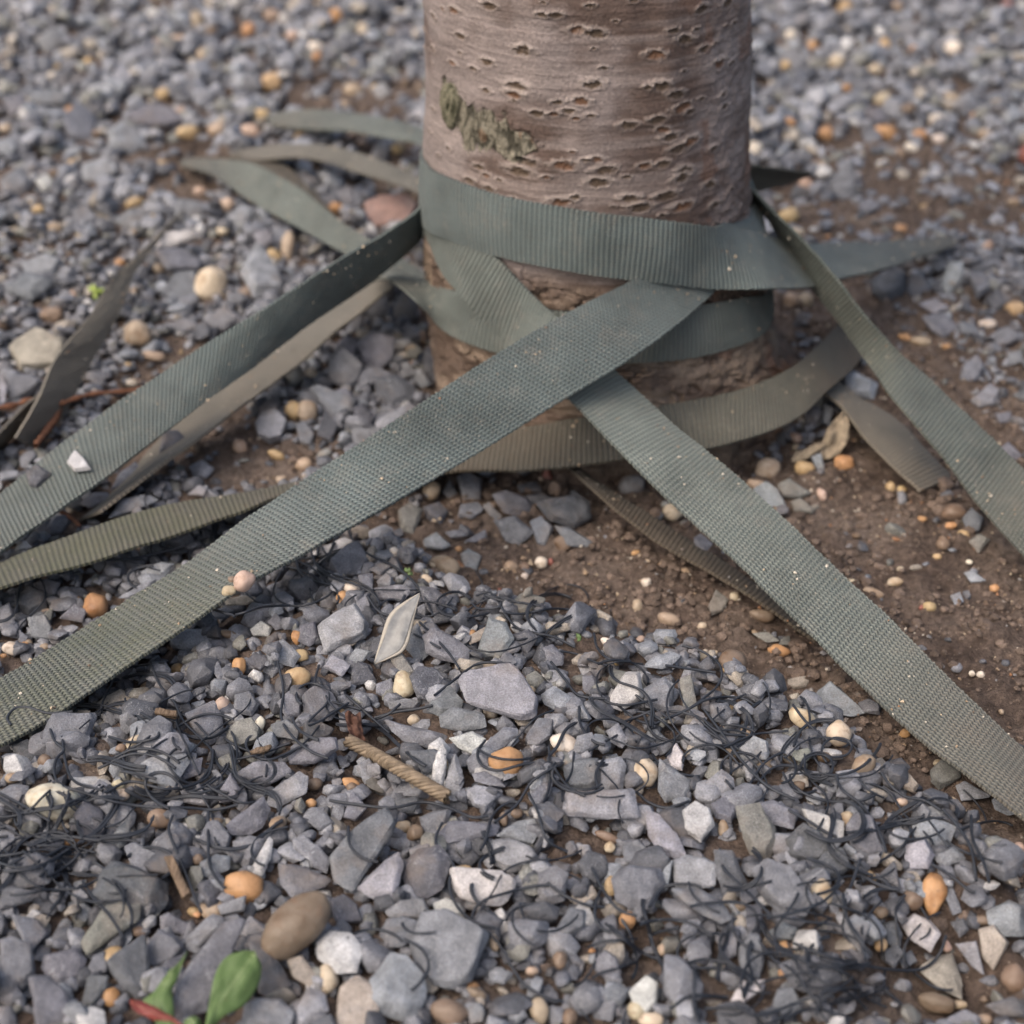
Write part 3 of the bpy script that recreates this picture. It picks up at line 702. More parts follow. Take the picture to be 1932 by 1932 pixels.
# tone letters: d dark, m middle, l light, w whitish, t tan, g greenish, b bluish; leading * = lies on a strap
GR = {
'BL': """m 285,280 500,278 512,305 450,440 300,440 225,435 240,360|l 770,510 830,430 900,380 980,385 1010,430 990,490 860,500|l 720,570 820,510 980,495 1005,540 930,660 860,660 730,610|l 1440,690 1590,590 1640,620 1630,700 1480,780 1425,760|l 1270,600 1350,540 1510,535 1550,590 1440,650 1280,630|m 1205,870 1330,790 1400,720 1440,790 1400,880 1340,920 1240,925|l 1560,950 1620,925 1690,990 1655,1060 1570,1010|w 1340,1100 1370,1040 1430,935 1455,960 1440,1060 1400,1140 1350,1120|m 1245,960 1330,930 1410,950 1390,1020 1330,1120 1250,1050|m 1110,860 1160,850 1230,940 1200,1030 1110,1040 1060,960|m 1490,1080 1600,1090 1770,1160 1720,1200 1560,1260 1500,1190|m 1070,1070 1150,1030 1225,1040 1220,1110 1110,1150 1070,1130|d 1065,1180 1150,1155 1190,1190 1160,1290 1110,1310 1060,1230|d 500,1250 540,1140 610,1070 700,1090 790,1150 890,1180 880,1300 820,1360 750,1360 520,1300|m 670,990 720,970 850,1030 880,1110 780,1180 690,1060|g 435,1490 560,1310 640,1285 745,1290 735,1380 600,1480 470,1560|m 1,1490 60,1470 165,1510 185,1680 110,1740 20,1720|m 225,1640 240,1570 400,1530 460,1590 430,1680 300,1720|d 565,1600 770,1460 790,1600 810,1700 740,1790 640,1720|m 755,1560 850,1430 940,1470 985,1530 920,1600 820,1620|d 830,1690 900,1590 985,1560 960,1640 860,1700|m 995,1470 1130,1345 1190,1370 1180,1420 1050,1550 1000,1530|m 920,1820 950,1690 1180,1400 1290,1375 1300,1410 1170,1640 1110,1850 960,1900 925,1880|m 855,1360 900,1340 1020,1410 1000,1460 860,1430|m 160,1690 260,1680 340,1760 400,1880 440,1960 200,1960 165,1800|d 430,1850 470,1680 580,1680 560,1750 480,1880|d 1330,1500 1400,1490 1500,1620 1550,1720 1460,1790 1380,1760|w 1690,1500 1760,1440 1870,1450 1930,1520 1900,1650 1800,1660 1700,1580|t 1535,1590 1610,1570 1695,1680 1660,1740 1560,1680|l 1565,1850 1650,1740 1730,1780 1750,1860 1620,1950 1580,1940|m 1310,1830 1370,1790 1500,1800 1560,1870 1540,1960 1290,1960|m 1615,190 1680,135 1770,170 1805,250 1760,310 1660,320 1620,250|m 1480,220 1540,160 1605,210 1600,290 1530,300|g 1210,370 1260,320 1340,310 1390,370 1370,430 1280,460 1215,420|g 1165,520 1220,490 1285,570 1270,610 1190,620|d 1620,340 1700,325 1780,360 1750,400 1620,430|m 1540,490 1700,410 1790,410 1800,470 1680,540 1550,550|m 1640,850 1720,790 1780,860 1700,900|m 630,900 700,810 690,950 620,1010 570,960|d 395,820 450,750 540,790 560,900 500,980 420,920|m 1165,700 1230,600 1280,680 1250,740 1170,750|m 950,660 1060,650 1110,720 1100,770 990,750|m 1255,180 1330,160 1380,230 1340,290 1250,270|m 990,280 1140,210 1180,290 1190,400 1120,440 1040,370|d 65,450 150,415 215,500 190,550 90,540|m 640,290 700,260 760,320 680,385 645,360|m 1640,1010 1700,980 1760,1060 1740,1130 1660,1090|d 1180,1750 1290,1650 1330,1760 1290,1830|m 500,1570 560,1550 570,1640 520,1690 465,1640|d 200,1230 130,1290 1,1320 1,1215 60,1200|m 880,560 960,600 1000,560 1080,510 1060,600 960,640|m 1240,1290 1310,1250 1300,1330 1180,1350 1160,1300|d 1790,1390 1760,1280 1830,1240 1900,1300 1930,1390|m 1450,340 1530,310 1600,360 1580,420 1470,400|m 160,1560 100,1440 60,1350 200,1380 250,1450|d 1640,1930 1760,1880 1800,1960 1600,1990""",
'BM': """l 695,95 760,50 860,70 960,30 1010,70 1050,160 1100,210 1095,290 1010,305 850,260 740,220|b 1130,180 1200,130 1300,200 1290,240 1240,275 1150,230|d 430,80 470,30 560,35 610,100 530,200 470,190|w 1500,180 1580,60 1650,60 1670,190 1560,260 1500,240|m 1670,150 1790,80 1830,150 1820,270 1690,240|m 590,290 660,240 820,280 830,350 700,375 600,350|m 560,180 640,130 710,210 700,260 590,290 520,260|m 300,310 430,340 620,390 635,430 560,450 430,450 340,380|w 640,410 760,375 830,410 790,500 690,460|m 820,450 930,350 1000,360 1000,400 870,500 825,490|m 1050,400 1110,310 1190,320 1180,400 1110,445 1060,440|w 545,600 570,490 600,440 625,480 620,600 600,665 545,655|l 610,690 640,560 670,490 700,560 715,650 680,740 620,730|d 430,480 560,470 620,500 560,580 500,600|l 740,690 780,660 870,680 905,710 840,790 770,770|m 760,600 830,585 900,620 940,670 850,660 780,640|m 1250,560 1330,520 1430,520 1440,640 1400,680 1270,680|b 1430,530 1550,510 1580,560 1560,680 1440,690 1420,600|l 1250,800 1270,690 1400,685 1610,690 1640,830 1500,840 1270,820|m 1760,520 1850,590 1940,650 1870,720 1790,750 1755,680|l 1480,370 1540,330 1590,420 1560,460 1500,430|l 1690,790 1760,820 1850,920 1900,1020 1850,1055 1760,1010 1700,930|d 1320,1080 1380,1010 1470,1040 1490,1120 1420,1200 1360,1160|m 1510,1160 1600,1090 1760,1110 1780,1180 1720,1310 1600,1310 1530,1270|w 650,1110 740,1125 920,1120 985,1170 950,1270 910,1300 790,1290 700,1260 660,1190|l 860,960 960,945 1060,985 1110,1040 1060,1110 960,1120 870,1070|l 890,930 1000,850 1090,840 1120,900 1080,970 980,950|d 680,1010 790,940 830,960 820,1030 730,1070|m 580,920 640,850 780,850 900,870 880,930 760,950 640,970|d 380,1100 470,1010 580,980 650,1060 600,1210 520,1260 420,1220|l 150,1210 300,1060 370,1020 390,1100 370,1200 350,1260 250,1270|m 480,830 560,800 650,790 600,930 520,950|m 10,1040 110,920 300,785 350,870 250,1040 130,1220 20,1160|m 270,1460 310,1380 400,1365 475,1390 460,1460 390,1520 320,1515|m 440,1500 500,1350 620,1340 750,1400 840,1460 800,1570 750,1690 650,1740 560,1710 460,1600|m 300,1330 380,1280 500,1265 530,1330 470,1370 330,1370|b 190,1820 230,1690 330,1555 410,1580 500,1680 510,1790 460,1900 400,1915 250,1860|w 555,1290 620,1260 690,1290 740,1370 640,1350 560,1330|t 40,1900 60,1740 150,1680 220,1720 260,1870 200,1960 40,1960|t 470,1740 530,1680 590,1730 550,1775|m 1225,1400 1280,1310 1360,1330 1350,1420 1270,1465 1205,1450|t 1280,1270 1320,1210 1400,1195 1430,1250 1340,1310|m 1410,1600 1470,1540 1530,1580 1555,1660 1480,1700 1420,1650|w 1600,1760 1690,1680 1750,1720 1740,1830 1690,1870 1620,1820|m 1450,1760 1540,1710 1590,1750 1560,1830 1470,1830|m 850,1650 920,1640 980,1660 930,1720 860,1700|l 950,1860 1030,1850 1050,1890 1000,1925 950,1900|d 350,740 470,720 480,770 450,810 370,800|m 1100,1140 1200,1090 1270,1130 1250,1270 1150,1300 1100,1220|d 370,560 410,555 460,600 440,640 370,650|l 140,560 210,520 240,560 260,620 190,650|m 1060,720 1130,650 1200,620 1170,720 1110,790|m 1870,90 1930,60 1930,250 1890,210|m 250,120 330,90 340,150 300,190 250,170|m 310,220 400,195 480,210 440,250 330,255|t 575,890 640,860 670,900 640,970 590,950|m 1570,980 1640,950 1710,1020 1660,1080 1570,1060|d 20,90 60,80 105,120 70,150|b 1790,1100 1830,1060 1800,1220 1740,1170|m 1350,80 1400,75 1440,140 1400,190 1350,150|m 1020,470 1060,560 970,540|m 740,1840 800,1820 830,1860 820,1920 750,1930|m 120,690 80,830 140,850 200,780""",
'BR': """b 830,170 900,110 950,160 1080,270 1000,290 840,250|m 1050,220 1110,200 1165,240 1160,280 1070,270|l 410,470 490,405 560,430 570,490 500,550 420,520|g 700,480 780,460 810,500 760,540 700,520|l 930,590 1020,575 1060,615 980,670 935,650|m 865,620 930,600 940,690 890,710|g 1435,580 1500,520 1590,560 1590,620 1480,685 1440,640|b 1570,660 1620,640 1750,710 1740,725 1600,740|b 1760,740 1800,710 1890,810 1840,820 1780,790|t 1210,580 1290,570 1370,660 1340,700 1240,650|m 1385,790 1450,765 1510,800 1490,835 1380,830|b 1340,860 1450,835 1565,880 1530,980 1450,990 1350,930|l 1305,980 1410,950 1450,1030 1420,1100 1330,1100 1300,1050|m 1455,1030 1560,985 1620,1050 1510,1095 1460,1060|w 750,790 850,820 970,850 965,930 925,1020 880,1000 820,890 780,860|d 665,950 760,860 850,920 920,1020 800,1060 690,1040|g 400,780 520,765 600,880 615,960 560,1055 480,1040 430,900|m 500,760 600,740 720,800 700,890 600,870|m 985,880 1040,810 1120,830 1170,1000 1100,1030 1010,980|d 800,1100 870,1030 960,1010 1010,1100 930,1150 840,1140|m 490,1120 560,1055 690,1100 760,1190 820,1270 760,1350 640,1350 530,1240|l 60,1070 130,1035 230,1050 300,1085 280,1190 180,1210 80,1200|m 50,1210 200,1200 330,1290 370,1370 310,1395 150,1310|d 280,1010 380,1010 460,1190 430,1250 330,1240 290,1130|w 110,800 180,750 250,790 280,870 210,960 120,900|l 240,640 320,575 380,620 390,680 280,730|m 265,760 350,710 420,750 370,860 290,830|w 1275,1400 1350,1345 1430,1380 1485,1450 1430,1545 1330,1480|b 1305,1190 1370,1165 1445,1215 1400,1260 1330,1240|m 1500,1150 1540,1170 1600,1330 1550,1350 1510,1250|m 1670,1230 1740,1180 1785,1260 1730,1300 1680,1280|b 1735,1330 1850,1275 1932,1310 1932,1460 1820,1460 1750,1400|t 1690,1430 1770,1410 1850,1500 1770,1640 1710,1570|l 1570,1510 1680,1490 1720,1670 1650,1620|d 1180,1400 1250,1380 1285,1460 1260,1530 1200,1500|d 1180,1540 1260,1510 1300,1560 1240,1630 1190,1600|d 630,1620 760,1570 920,1590 960,1700 850,1780 700,1740|m 925,1420 1030,1350 1110,1400 1060,1490 1060,1550 970,1470|m 570,1440 650,1390 720,1420 710,1480 600,1480|m 415,1530 470,1450 520,1460 550,1560 520,1700 420,1690|w 370,1810 430,1700 550,1700 540,1750 420,1830|m 290,1480 380,1400 420,1440 400,1560 340,1590|d 450,1310 530,1290 540,1380 500,1450 455,1420|m 580,1860 620,1750 700,1740 750,1850 660,1900|l 1530,1900 1620,1855 1700,1900 1690,1950 1530,1950|t 1370,1640 1450,1580 1550,1560 1600,1720 1600,1800 1480,1740|d 1730,1830 1870,1785 1950,1830 1950,1900 1800,1880|w 30,500 80,440 120,500 110,580 50,560|g 95,100 160,70 190,240 190,320 130,310|m 0,540 80,590 160,640 120,750 20,740 0,700|m 260,230 350,220 380,280 330,330 270,310|m 690,1080 760,1070 800,1140 760,1160|m 590,1040 650,1020 670,1060 620,1075|d 210,190 250,170 260,240 220,260|d 1540,1390 1610,1370 1640,1430 1590,1470|d 1170,1130 1240,1060 1280,1230 1200,1180|m 1260,1580 1330,1540 1360,1600 1290,1640|m 20,90 0,210 60,260 70,120""",
'MM': """m 0,170 60,90 170,200 150,290 70,310 0,260|m 150,80 230,10 350,50 330,150 270,210 190,180|d 510,110 560,70 605,100 600,270 540,290 500,220|d 240,260 370,250 450,300 440,370 330,420 260,360|m 350,200 420,170 460,240 380,260|g 400,130 450,80 495,110 460,160 410,165|m 430,220 500,215 540,290 490,310 430,260|m 130,230 250,200 340,240 230,300 150,320|m 0,340 90,310 140,370 90,460 0,430|d 130,420 180,390 240,460 200,525 130,490|b 250,490 420,390 455,430 310,530 250,530|m 120,530 280,530 290,560 180,620 130,610|m 680,790 750,770 810,800 800,900 720,920|d 870,880 950,860 1060,900 1100,970 1040,1000 930,980|d 1040,890 1130,870 1190,900 1130,960 1080,950|d 1110,930 1310,880 1380,920 1390,1000 1300,1060 1180,1020|m 880,1020 990,1000 1090,1080 1010,1150 940,1130|m 1070,1030 1130,1000 1195,1060 1150,1150 1110,1140|m 1200,1045 1280,1060 1400,1130 1370,1165 1270,1150|m 820,950 850,920 920,1000 880,1020|g 370,970 420,930 495,960 450,1090 380,1070|d 500,950 580,920 630,970 590,1040 520,1010|m 700,940 790,920 820,960 760,1010 690,1000|l 505,1120 570,1085 645,1150 600,1175 510,1160|b 700,1200 740,1170 810,1210 780,1290 720,1270|d 330,1080 380,1060 395,1100 350,1115|m 610,1080 700,1065 740,1100 650,1110|m 720,1130 830,1070 840,1110 780,1135|m 5,1260 80,1170 150,1130 210,1230 180,1310 60,1340|m 155,1310 230,1300 230,1380 170,1400|m 215,1280 270,1245 330,1260 270,1310|m 240,1380 380,1360 430,1400 390,1450 270,1440|d 480,1370 560,1380 640,1440 590,1550 520,1490|l -60,1580 50,1500 130,1465 205,1570 190,1640 60,1680 -20,1720|l 110,1410 200,1410 215,1480 170,1500|b 790,1720 850,1540 940,1570 980,1650 920,1740 820,1745|m 500,1640 560,1590 670,1650 740,1700 740,1790 580,1760 520,1720|m 1140,1700 1190,1680 1250,1740 1240,1790 1170,1790|d 120,1830 150,1770 210,1790 250,1880 130,1895|m 0,1760 50,1740 115,1800 50,1840 0,1820|m 420,1620 470,1570 540,1720 470,1780 410,1700|d 970,1630 1060,1600 1110,1640 1060,1720 1000,1700|d 600,870 640,800 680,870 660,920|d 1000,830 1100,810 1130,860 1020,870|t 730,1640 840,1580 800,1660 750,1680|g 320,1750 380,1720 460,1830 400,1870|d 1350,1850 1390,1820 1440,1880 1400,1920|l 230,1720 160,1790 100,1760 140,1700""",
'MR': """b 975,240 1030,225 1150,290 1125,370 1000,340|l 910,310 960,295 1010,340 970,360|g 620,830 680,795 795,870 740,900 650,890|b 480,860 560,820 620,860 660,940 610,980|g 690,920 740,900 815,960 800,980 710,970|m 1605,1010 1650,955 1710,1010 1690,1080 1640,1090|g 1640,1130 1690,1090 1750,1120 1690,1190|b 800,680 850,660 870,750 830,765|b 860,400 920,430 890,500 860,490|*m 175,1110 210,1090 270,1140 225,1205 180,1160|g 250,1480 290,1390 355,1440 330,1500 260,1525|b 575,1490 620,1470 660,1510 610,1520|g 480,1620 560,1610 630,1660 560,1670|g 640,1640 680,1635 690,1680 625,1680|b 1610,1300 1660,1285 1730,1340 1650,1350|m 1590,260 1610,190 1680,140 1720,200 1680,270 1620,280|l 1650,380 1750,290 1795,320 1770,400 1690,410|m 1800,640 1850,600 1920,670 1870,720|m 1780,450 1860,440 1870,490 1800,500|d 1870,350 1945,320 1945,390|b 1060,150 1110,135 1135,180 1080,215|m 1780,40 1830,20 1900,50 1830,90|d 190,1790 250,1740 290,1800 230,1830|b 1540,1420 1590,1400 1610,1450 1570,1480|m 1580,-40 1660,-30 1680,20 1600,20|m 1840,130 1920,110 1930,170 1860,190""",
'ML': """t 57,94 198,-5 339,52 339,193 113,221|l 1365,500 1400,440 1470,430 1530,500 1500,590 1440,605 1380,570|m 1650,320 1700,300 1890,370 1870,440 1810,470 1720,400|d 1690,560 1730,440 1800,520 1760,590|m 1580,510 1620,490 1675,560 1660,620 1600,600|b 1010,730 1080,695 1140,745 1100,790 1030,780|l 1000,880 1060,830 1110,850 1110,890|b 590,860 640,770 720,715 755,740 700,810 620,850|m 245,1070 290,1000 350,990 385,1020 330,1080 270,1095|m 410,930 500,870 570,870 590,900 490,950|b 580,1010 640,910 780,880 850,910 760,950|m 760,1150 830,1080 920,1070 860,1180 800,1190|m 495,1220 540,1200 570,1260 530,1290 500,1270|l 750,1290 850,1240 930,1250 880,1310 780,1330|m 580,1180 650,1170 690,1220 620,1240|l 0,1480 50,1460 80,1560 40,1630 0,1600|m 150,1540 240,1520 280,1600 260,1660 170,1640|m 320,1540 400,1470 460,1500 440,1560|d 80,1440 150,1370 230,1400 250,1480 150,1530|m 180,1350 250,1330 320,1350 290,1410 200,1400|l 890,1630 1000,1600 1170,1590 1130,1660 1010,1715 950,1700|l 630,1430 750,1360 840,1330 790,1380 680,1430|w 1335,1600 1390,1555 1450,1590 1430,1635 1350,1630|m 1130,1500 1200,1480 1255,1500 1200,1550 1140,1540|m 1430,1560 1470,1510 1530,1590 1470,1600|l 1450,1680 1510,1650 1600,1740 1560,1800 1480,1770|d 1310,1770 1360,1720 1440,1760 1390,1820|m 1130,1820 1160,1770 1210,1850 1170,1870|m 1590,1660 1600,1580 1680,1560 1700,1650 1650,1690|l 1730,1800 1770,1740 1870,1790 1820,1850|w 750,1700 810,1660 850,1720 790,1735|w 1660,1190 1750,1160 1830,1110 1885,1130 1790,1190 1680,1210|*w 360,710 400,645 450,690 485,745 400,755|*d 850,660 870,540 950,540 990,590 920,650|*d 140,760 200,720 270,770 200,850 160,830|t 1200,1440 1300,1420 1390,1430 1310,1470 1210,1470|m 30,250 90,240 170,240 230,280 150,360 60,400|l 0,220 40,300 30,380 0,400|m 100,1600 150,1640 110,1700|m 880,1480 940,1440 980,1500 920,1560|b 0,760 90,750 110,790 0,810|d 1480,200 1530,300 1440,330 1400,250""",
'TL': """w 795,1290 880,1240 1040,1230 1075,1270 960,1300 820,1350|m 860,1560 950,1460 1040,1450 1060,1570 930,1600|l 1290,1450 1380,1290 1480,1450 1510,1560 1350,1580|l 580,700 650,650 720,680 780,760 700,820 590,780|l 440,880 520,850 620,880 630,930 520,980 450,960|m 680,620 790,560 900,570 1010,650 880,680 740,660|m 150,500 280,470 370,500 350,560 180,560|m 20,540 110,500 160,560 60,620|m 600,1180 700,1110 790,1160 700,1230|m 820,1350 950,1330 1080,1400 1050,1440 900,1440|b 1200,1180 1290,1090 1370,1110 1300,1210|w 190,960 250,930 300,990 230,1020|m 0,960 90,900 180,970 120,1040 20,1040|m 380,1130 460,1090 530,1170 430,1200|l 120,1400 250,1350 340,1400 300,1460 150,1470|m 20,1540 140,1450 290,1500 170,1600|m 1090,1690 1200,1630 1290,1690 1190,1760 1090,1740|m 890,1740 980,1690 1080,1740 980,1770|l 600,400 650,330 720,420 640,460|l 1000,350 1090,310 1140,390 1050,430|m 700,250 790,230 840,290 760,330|m 180,200 310,150 360,220 250,290|m 330,640 420,560 520,640 480,760 370,740|m 900,1140 960,1060 1080,1080 1090,1160 980,1200|m 1350,1240 1440,1220 1460,1290 1380,1330|w 1565,890 1600,850 1660,870 1660,920 1590,925|b 1850,1010 1900,1000 1930,1080 1880,1110""",
'TM': """r 193,1088 278,1051 419,1068 476,1116 419,1200 221,1215|m 90,1630 190,1510 260,1530 325,1640 250,1710 110,1690|d 340,1660 400,1540 470,1640 460,1710 350,1700|m 370,1800 420,1720 470,1790 400,1830|m 200,1640 170,1760 60,1800 110,1720|l 30,1860 90,1800 160,1830 120,1932 30,1932|m 40,1020 110,990 140,1090 70,1110|l 210,320 270,290 320,340 280,380 220,370|l 220,470 290,440 330,500 260,530|m 340,160 420,130 450,200 370,230""",
'TR': """m 900,960 1020,850 1030,1050 930,1070|d 1120,1490 1190,1450 1300,1460 1290,1560 1200,1620 1130,1560|m 1320,1480 1390,1450 1430,1540 1370,1600 1300,1560|l 1490,1530 1530,1400 1610,1400 1600,1500 1530,1570|m 1640,1460 1710,1450 1750,1550 1680,1590|l 1370,1620 1460,1590 1530,1640 1450,1670|m 1390,1690 1500,1670 1590,1750 1500,1800 1440,1760|m 630,290 700,260 780,330 720,370 640,340|m 1700,880 1760,870 1820,920 1740,940|l 1480,1020 1540,970 1580,1030 1520,1060|m 1080,590 1160,570 1200,640 1120,650|l 880,570 990,500 1030,540 920,600|l 1790,590 1880,550 1930,620 1850,660|m 690,100 760,60 790,110 730,150|m 1240,150 1310,90 1380,150 1290,200|l 1480,20 1600,5 1620,70 1520,80|m 1420,1390 1490,1370 1530,1420 1470,1450|m 1750,1790 1840,1740 1910,1800 1810,1850|d 1720,1590 1790,1540 1840,1620 1770,1670|m 1040,1100 1110,1050 1170,1110 1090,1150|m 480,1100 560,1040 600,1090 540,1150""",
}
# pebbles: cx,cy,rx,ry,angle,colour letter  (w white, c cream, y yellow tan, o orange, t tan, b brown, p pink, g grey, r red); * on strap
PB = {
'BL': """285,745,145,100,-12,w 1308,1205,112,85,-8,o 1580,1405,215,125,42,b 1580,92,78,62,10,y 1185,240,42,55,0,p 1385,335,28,45,-10,w 718,430,50,34,30,c 590,1790,50,52,0,o 1230,310,30,34,0,g 735,245,36,24,-20,c 985,1060,30,20,0,t 1058,1055,30,30,0,b 700,495,40,18,0,b 850,840,66,55,0,b 365,955,60,25,0,o 640,715,50,36,10,c 630,660,34,30,0,c 65,620,40,28,0,t 1870,650,50,30,-20,o 1660,755,30,25,0,o 645,460,30,24,0,b 455,715,24,16,0,t 780,380,30,18,0,b 1150,860,40,30,0,b 740,1440,40,28,-20,b 1050,280,24,16,0,t 1050,1350,22,16,0,o 890,275,60,22,-8,b 1750,1690,55,80,10,c 40,765,28,22,0,b""",
'BM': """400,125,62,78,5,c 945,535,92,80,20,o 1250,435,76,52,-15,w 1690,590,68,78,10,c 450,310,35,30,0,c 455,915,46,52,-30,b 395,880,42,34,0,t 715,1105,46,20,0,y 850,38,96,30,-4,t 1045,1160,46,48,0,g 1495,990,30,30,0,c 1120,1860,52,72,10,t 1280,1900,42,50,0,b 1640,1860,52,52,0,c 1710,1910,70,40,0,c 1480,935,70,26,-25,b 1780,1535,34,34,0,t 880,1500,28,46,10,t 640,1870,105,70,-10,b 65,275,22,26,0,y 120,670,34,26,0,b 1590,1380,46,50,0,o 1500,1200,34,58,0,y 930,840,26,40,0,b 1000,810,34,28,0,b 1230,1590,40,50,0,b 1080,1650,36,24,0,t 780,1770,60,34,-20,b 1400,1540,20,16,0,o""",
'BR': """945,385,68,72,20,c 1297,382,30,28,0,o 1905,1005,36,46,0,p 1450,1235,70,122,-10,o 1335,1275,58,50,-30,b 855,1230,62,72,0,c 1165,1500,38,50,0,y 665,1540,68,46,-20,o 318,1615,25,33,0,w 1115,1140,38,20,-45,y 378,470,34,44,30,t 450,385,34,42,20,t 725,665,45,30,0,b 1520,1520,28,32,0,p 1460,1820,105,55,-15,b 1725,1910,44,34,0,t 1885,1690,75,80,0,b 1170,1340,40,35,0,b 1270,1350,34,28,0,b 1700,1380,60,25,0,b 750,300,80,52,-30,c 870,510,40,28,0,b 1055,860,22,18,-30,c 420,1310,30,24,0,b 1590,1830,44,26,0,t 990,840,34,44,0,t 640,1660,20,22,0,o 330,890,28,48,0,t 1280,750,34,24,0,p 1720,1800,22,20,0,b 1640,1280,24,20,0,b""",
'MM': """655,290,56,34,-8,y 440,190,20,28,0,o 545,860,52,58,0,t 610,1265,88,64,-10,t 1130,1242,36,36,0,w 965,1265,42,36,0,t 1040,1315,22,20,0,w 1160,785,30,40,0,r 1200,850,40,48,0,t 520,1330,34,22,-30,c 120,1380,44,32,0,w 65,1430,30,30,0,o 1245,1140,54,50,-20,b 1690,1350,30,32,0,w 1640,1475,32,44,0,t 1480,1665,38,22,-25,w 1630,1190,26,14,20,o 1810,1545,66,40,-15,t 1740,990,42,34,0,g 1830,975,62,50,-15,c 1560,750,90,50,20,b 1610,830,78,58,10,g 495,45,30,34,0,b 1040,1265,34,30,0,b 1540,1770,26,18,40,y 150,1370,20,20,0,t 1130,800,18,18,0,t 690,1170,22,18,0,o 1380,720,36,60,-50,t 1590,1630,16,12,0,o 1180,1240,18,22,0,r""",
'MR': """1027,135,60,52,10,y 565,740,72,62,10,c 765,742,58,42,-10,y 970,710,62,52,-15,o 855,880,26,42,20,p 1245,1347,46,28,5,c 625,1715,66,38,-15,o 535,1525,76,38,-10,b 218,1582,28,24,0,c 390,1425,30,28,0,c 280,1725,22,18,0,c 235,1720,16,18,0,w 1610,1095,38,26,-20,y 1280,855,28,26,0,y 1560,975,72,50,0,b 1775,1380,28,24,0,o 1430,1480,38,34,0,y 1220,840,28,34,0,y 1130,1400,60,24,-20,t 1005,1350,50,24,0,c 510,830,60,34,-15,t 1640,1240,20,16,0,w 1000,500,30,28,0,b 1220,690,44,22,-30,c 1540,1045,34,22,0,o 1700,1840,24,20,0,w 1655,1835,18,18,0,w 1220,330,22,44,40,y 1390,1010,26,18,0,o 1040,1100,28,18,0,b 1100,1740,20,16,-30,y 1300,40,34,20,-20,o 1520,90,28,20,0,o 1350,1200,20,14,0,b 1500,1140,38,44,0,b 1470,1210,26,18,0,y 20,940,26,30,0,g""",
'ML': """*1300,1340,60,50,35,p *1222,1393,38,30,10,c *1240,1333,24,19,0,b 1565,430,50,56,0,y 1640,440,56,72,0,t 1280,625,40,48,40,t 1475,670,54,28,-30,y 1620,720,48,40,0,t 1730,665,48,28,25,g 510,1475,72,76,-40,o 65,1700,54,40,-15,w 1035,1585,36,24,0,c 1580,1640,28,42,0,o 1220,1625,48,22,-15,b 1335,1670,50,24,0,o 1275,1795,38,50,0,o 700,285,40,22,-5,w 1565,250,60,70,-30,g 820,140,62,26,-10,t 250,1500,30,12,0,t 330,1660,34,18,0,c 1660,240,34,38,0,c 1700,1010,0,0,0,t 1750,1260,0,0,0,t 1590,1740,60,36,0,y 130,1680,24,18,0,o 940,1215,30,14,0,b 1870,1370,46,30,0,c 1830,1430,38,40,0,o 1500,800,34,22,0,t 20,1740,18,14,0,o 1430,520,0,0,0,t""",
'TL': """1125,1515,88,98,-10,c 735,1780,80,72,-30,t 1535,1310,38,86,-5,t 1465,1365,50,34,-40,y 1445,440,60,54,0,y 1000,705,66,40,0,y 1160,690,56,48,20,t 1340,700,60,42,-25,p 1395,610,46,34,0,y 285,1680,72,54,0,b 1055,110,42,56,0,t 1325,160,40,42,0,o 960,215,56,34,0,t 295,1215,44,34,0,t 370,590,32,26,0,o 1320,1560,52,44,0,b 1215,1090,44,38,0,p 1065,1020,36,26,0,p 850,1430,34,30,0,t 470,330,30,26,0,y 1080,290,30,40,0,t 1450,80,50,34,0,t 1560,190,40,30,0,p 1790,80,34,40,0,o 1690,300,30,24,0,o 870,880,34,30,0,y 640,1400,34,26,0,o 30,680,36,28,0,c 870,500,40,34,0,y 1790,1110,46,34,0,o 1680,250,44,30,0,w 60,1540,24,20,0,p""",
'TM': """495,1800,28,36,20,o 365,790,40,34,0,y 170,760,26,20,0,p 180,160,34,44,20,c 40,80,28,36,0,o 250,330,44,36,0,w 130,480,60,40,0,t 370,1800,0,0,0,t 440,1870,40,36,20,t 130,710,30,24,0,p""",
'TR': """495,800,42,50,0,w 1180,530,52,44,0,c 1555,260,48,46,0,w 930,330,46,46,0,c 690,190,34,34,0,w 805,245,34,34,0,o 975,40,40,36,0,y 1190,705,66,38,-10,o 1385,720,44,34,-15,o 1330,785,40,25,-20,w 1135,370,42,34,0,c 770,985,46,38,0,p 1275,1220,34,28,0,o 1885,1645,58,44,-10,y 1740,1725,50,24,0,w 1300,1800,44,20,-15,o 690,1600,44,48,0,t 765,1600,48,46,0,t 720,1240,46,26,-20,c 680,1150,60,46,0,y 1550,520,50,30,-20,t 1480,740,40,28,0,w 1400,1105,26,20,0,y 840,490,40,34,0,t 1190,240,30,40,0,y 980,470,34,24,0,o 1570,1500,0,0,0,t 1660,620,30,24,0,o 1340,260,20,20,0,o 840,880,50,24,0,t 870,110,34,30,0,c 1250,40,40,30,0,t 1380,1820,60,30,0,t""",
}
TONES = {'d': (0.072, 0.075, 0.087), 'm': (0.130, 0.134, 0.152), 'l': (0.212, 0.217, 0.240), 'w': (0.38, 0.375, 0.375), 't': (0.27, 0.24, 0.205), 'g': (0.150, 0.150, 0.138), 'b': (0.190, 0.202, 0.225), 'r': (0.20, 0.125, 0.105)}
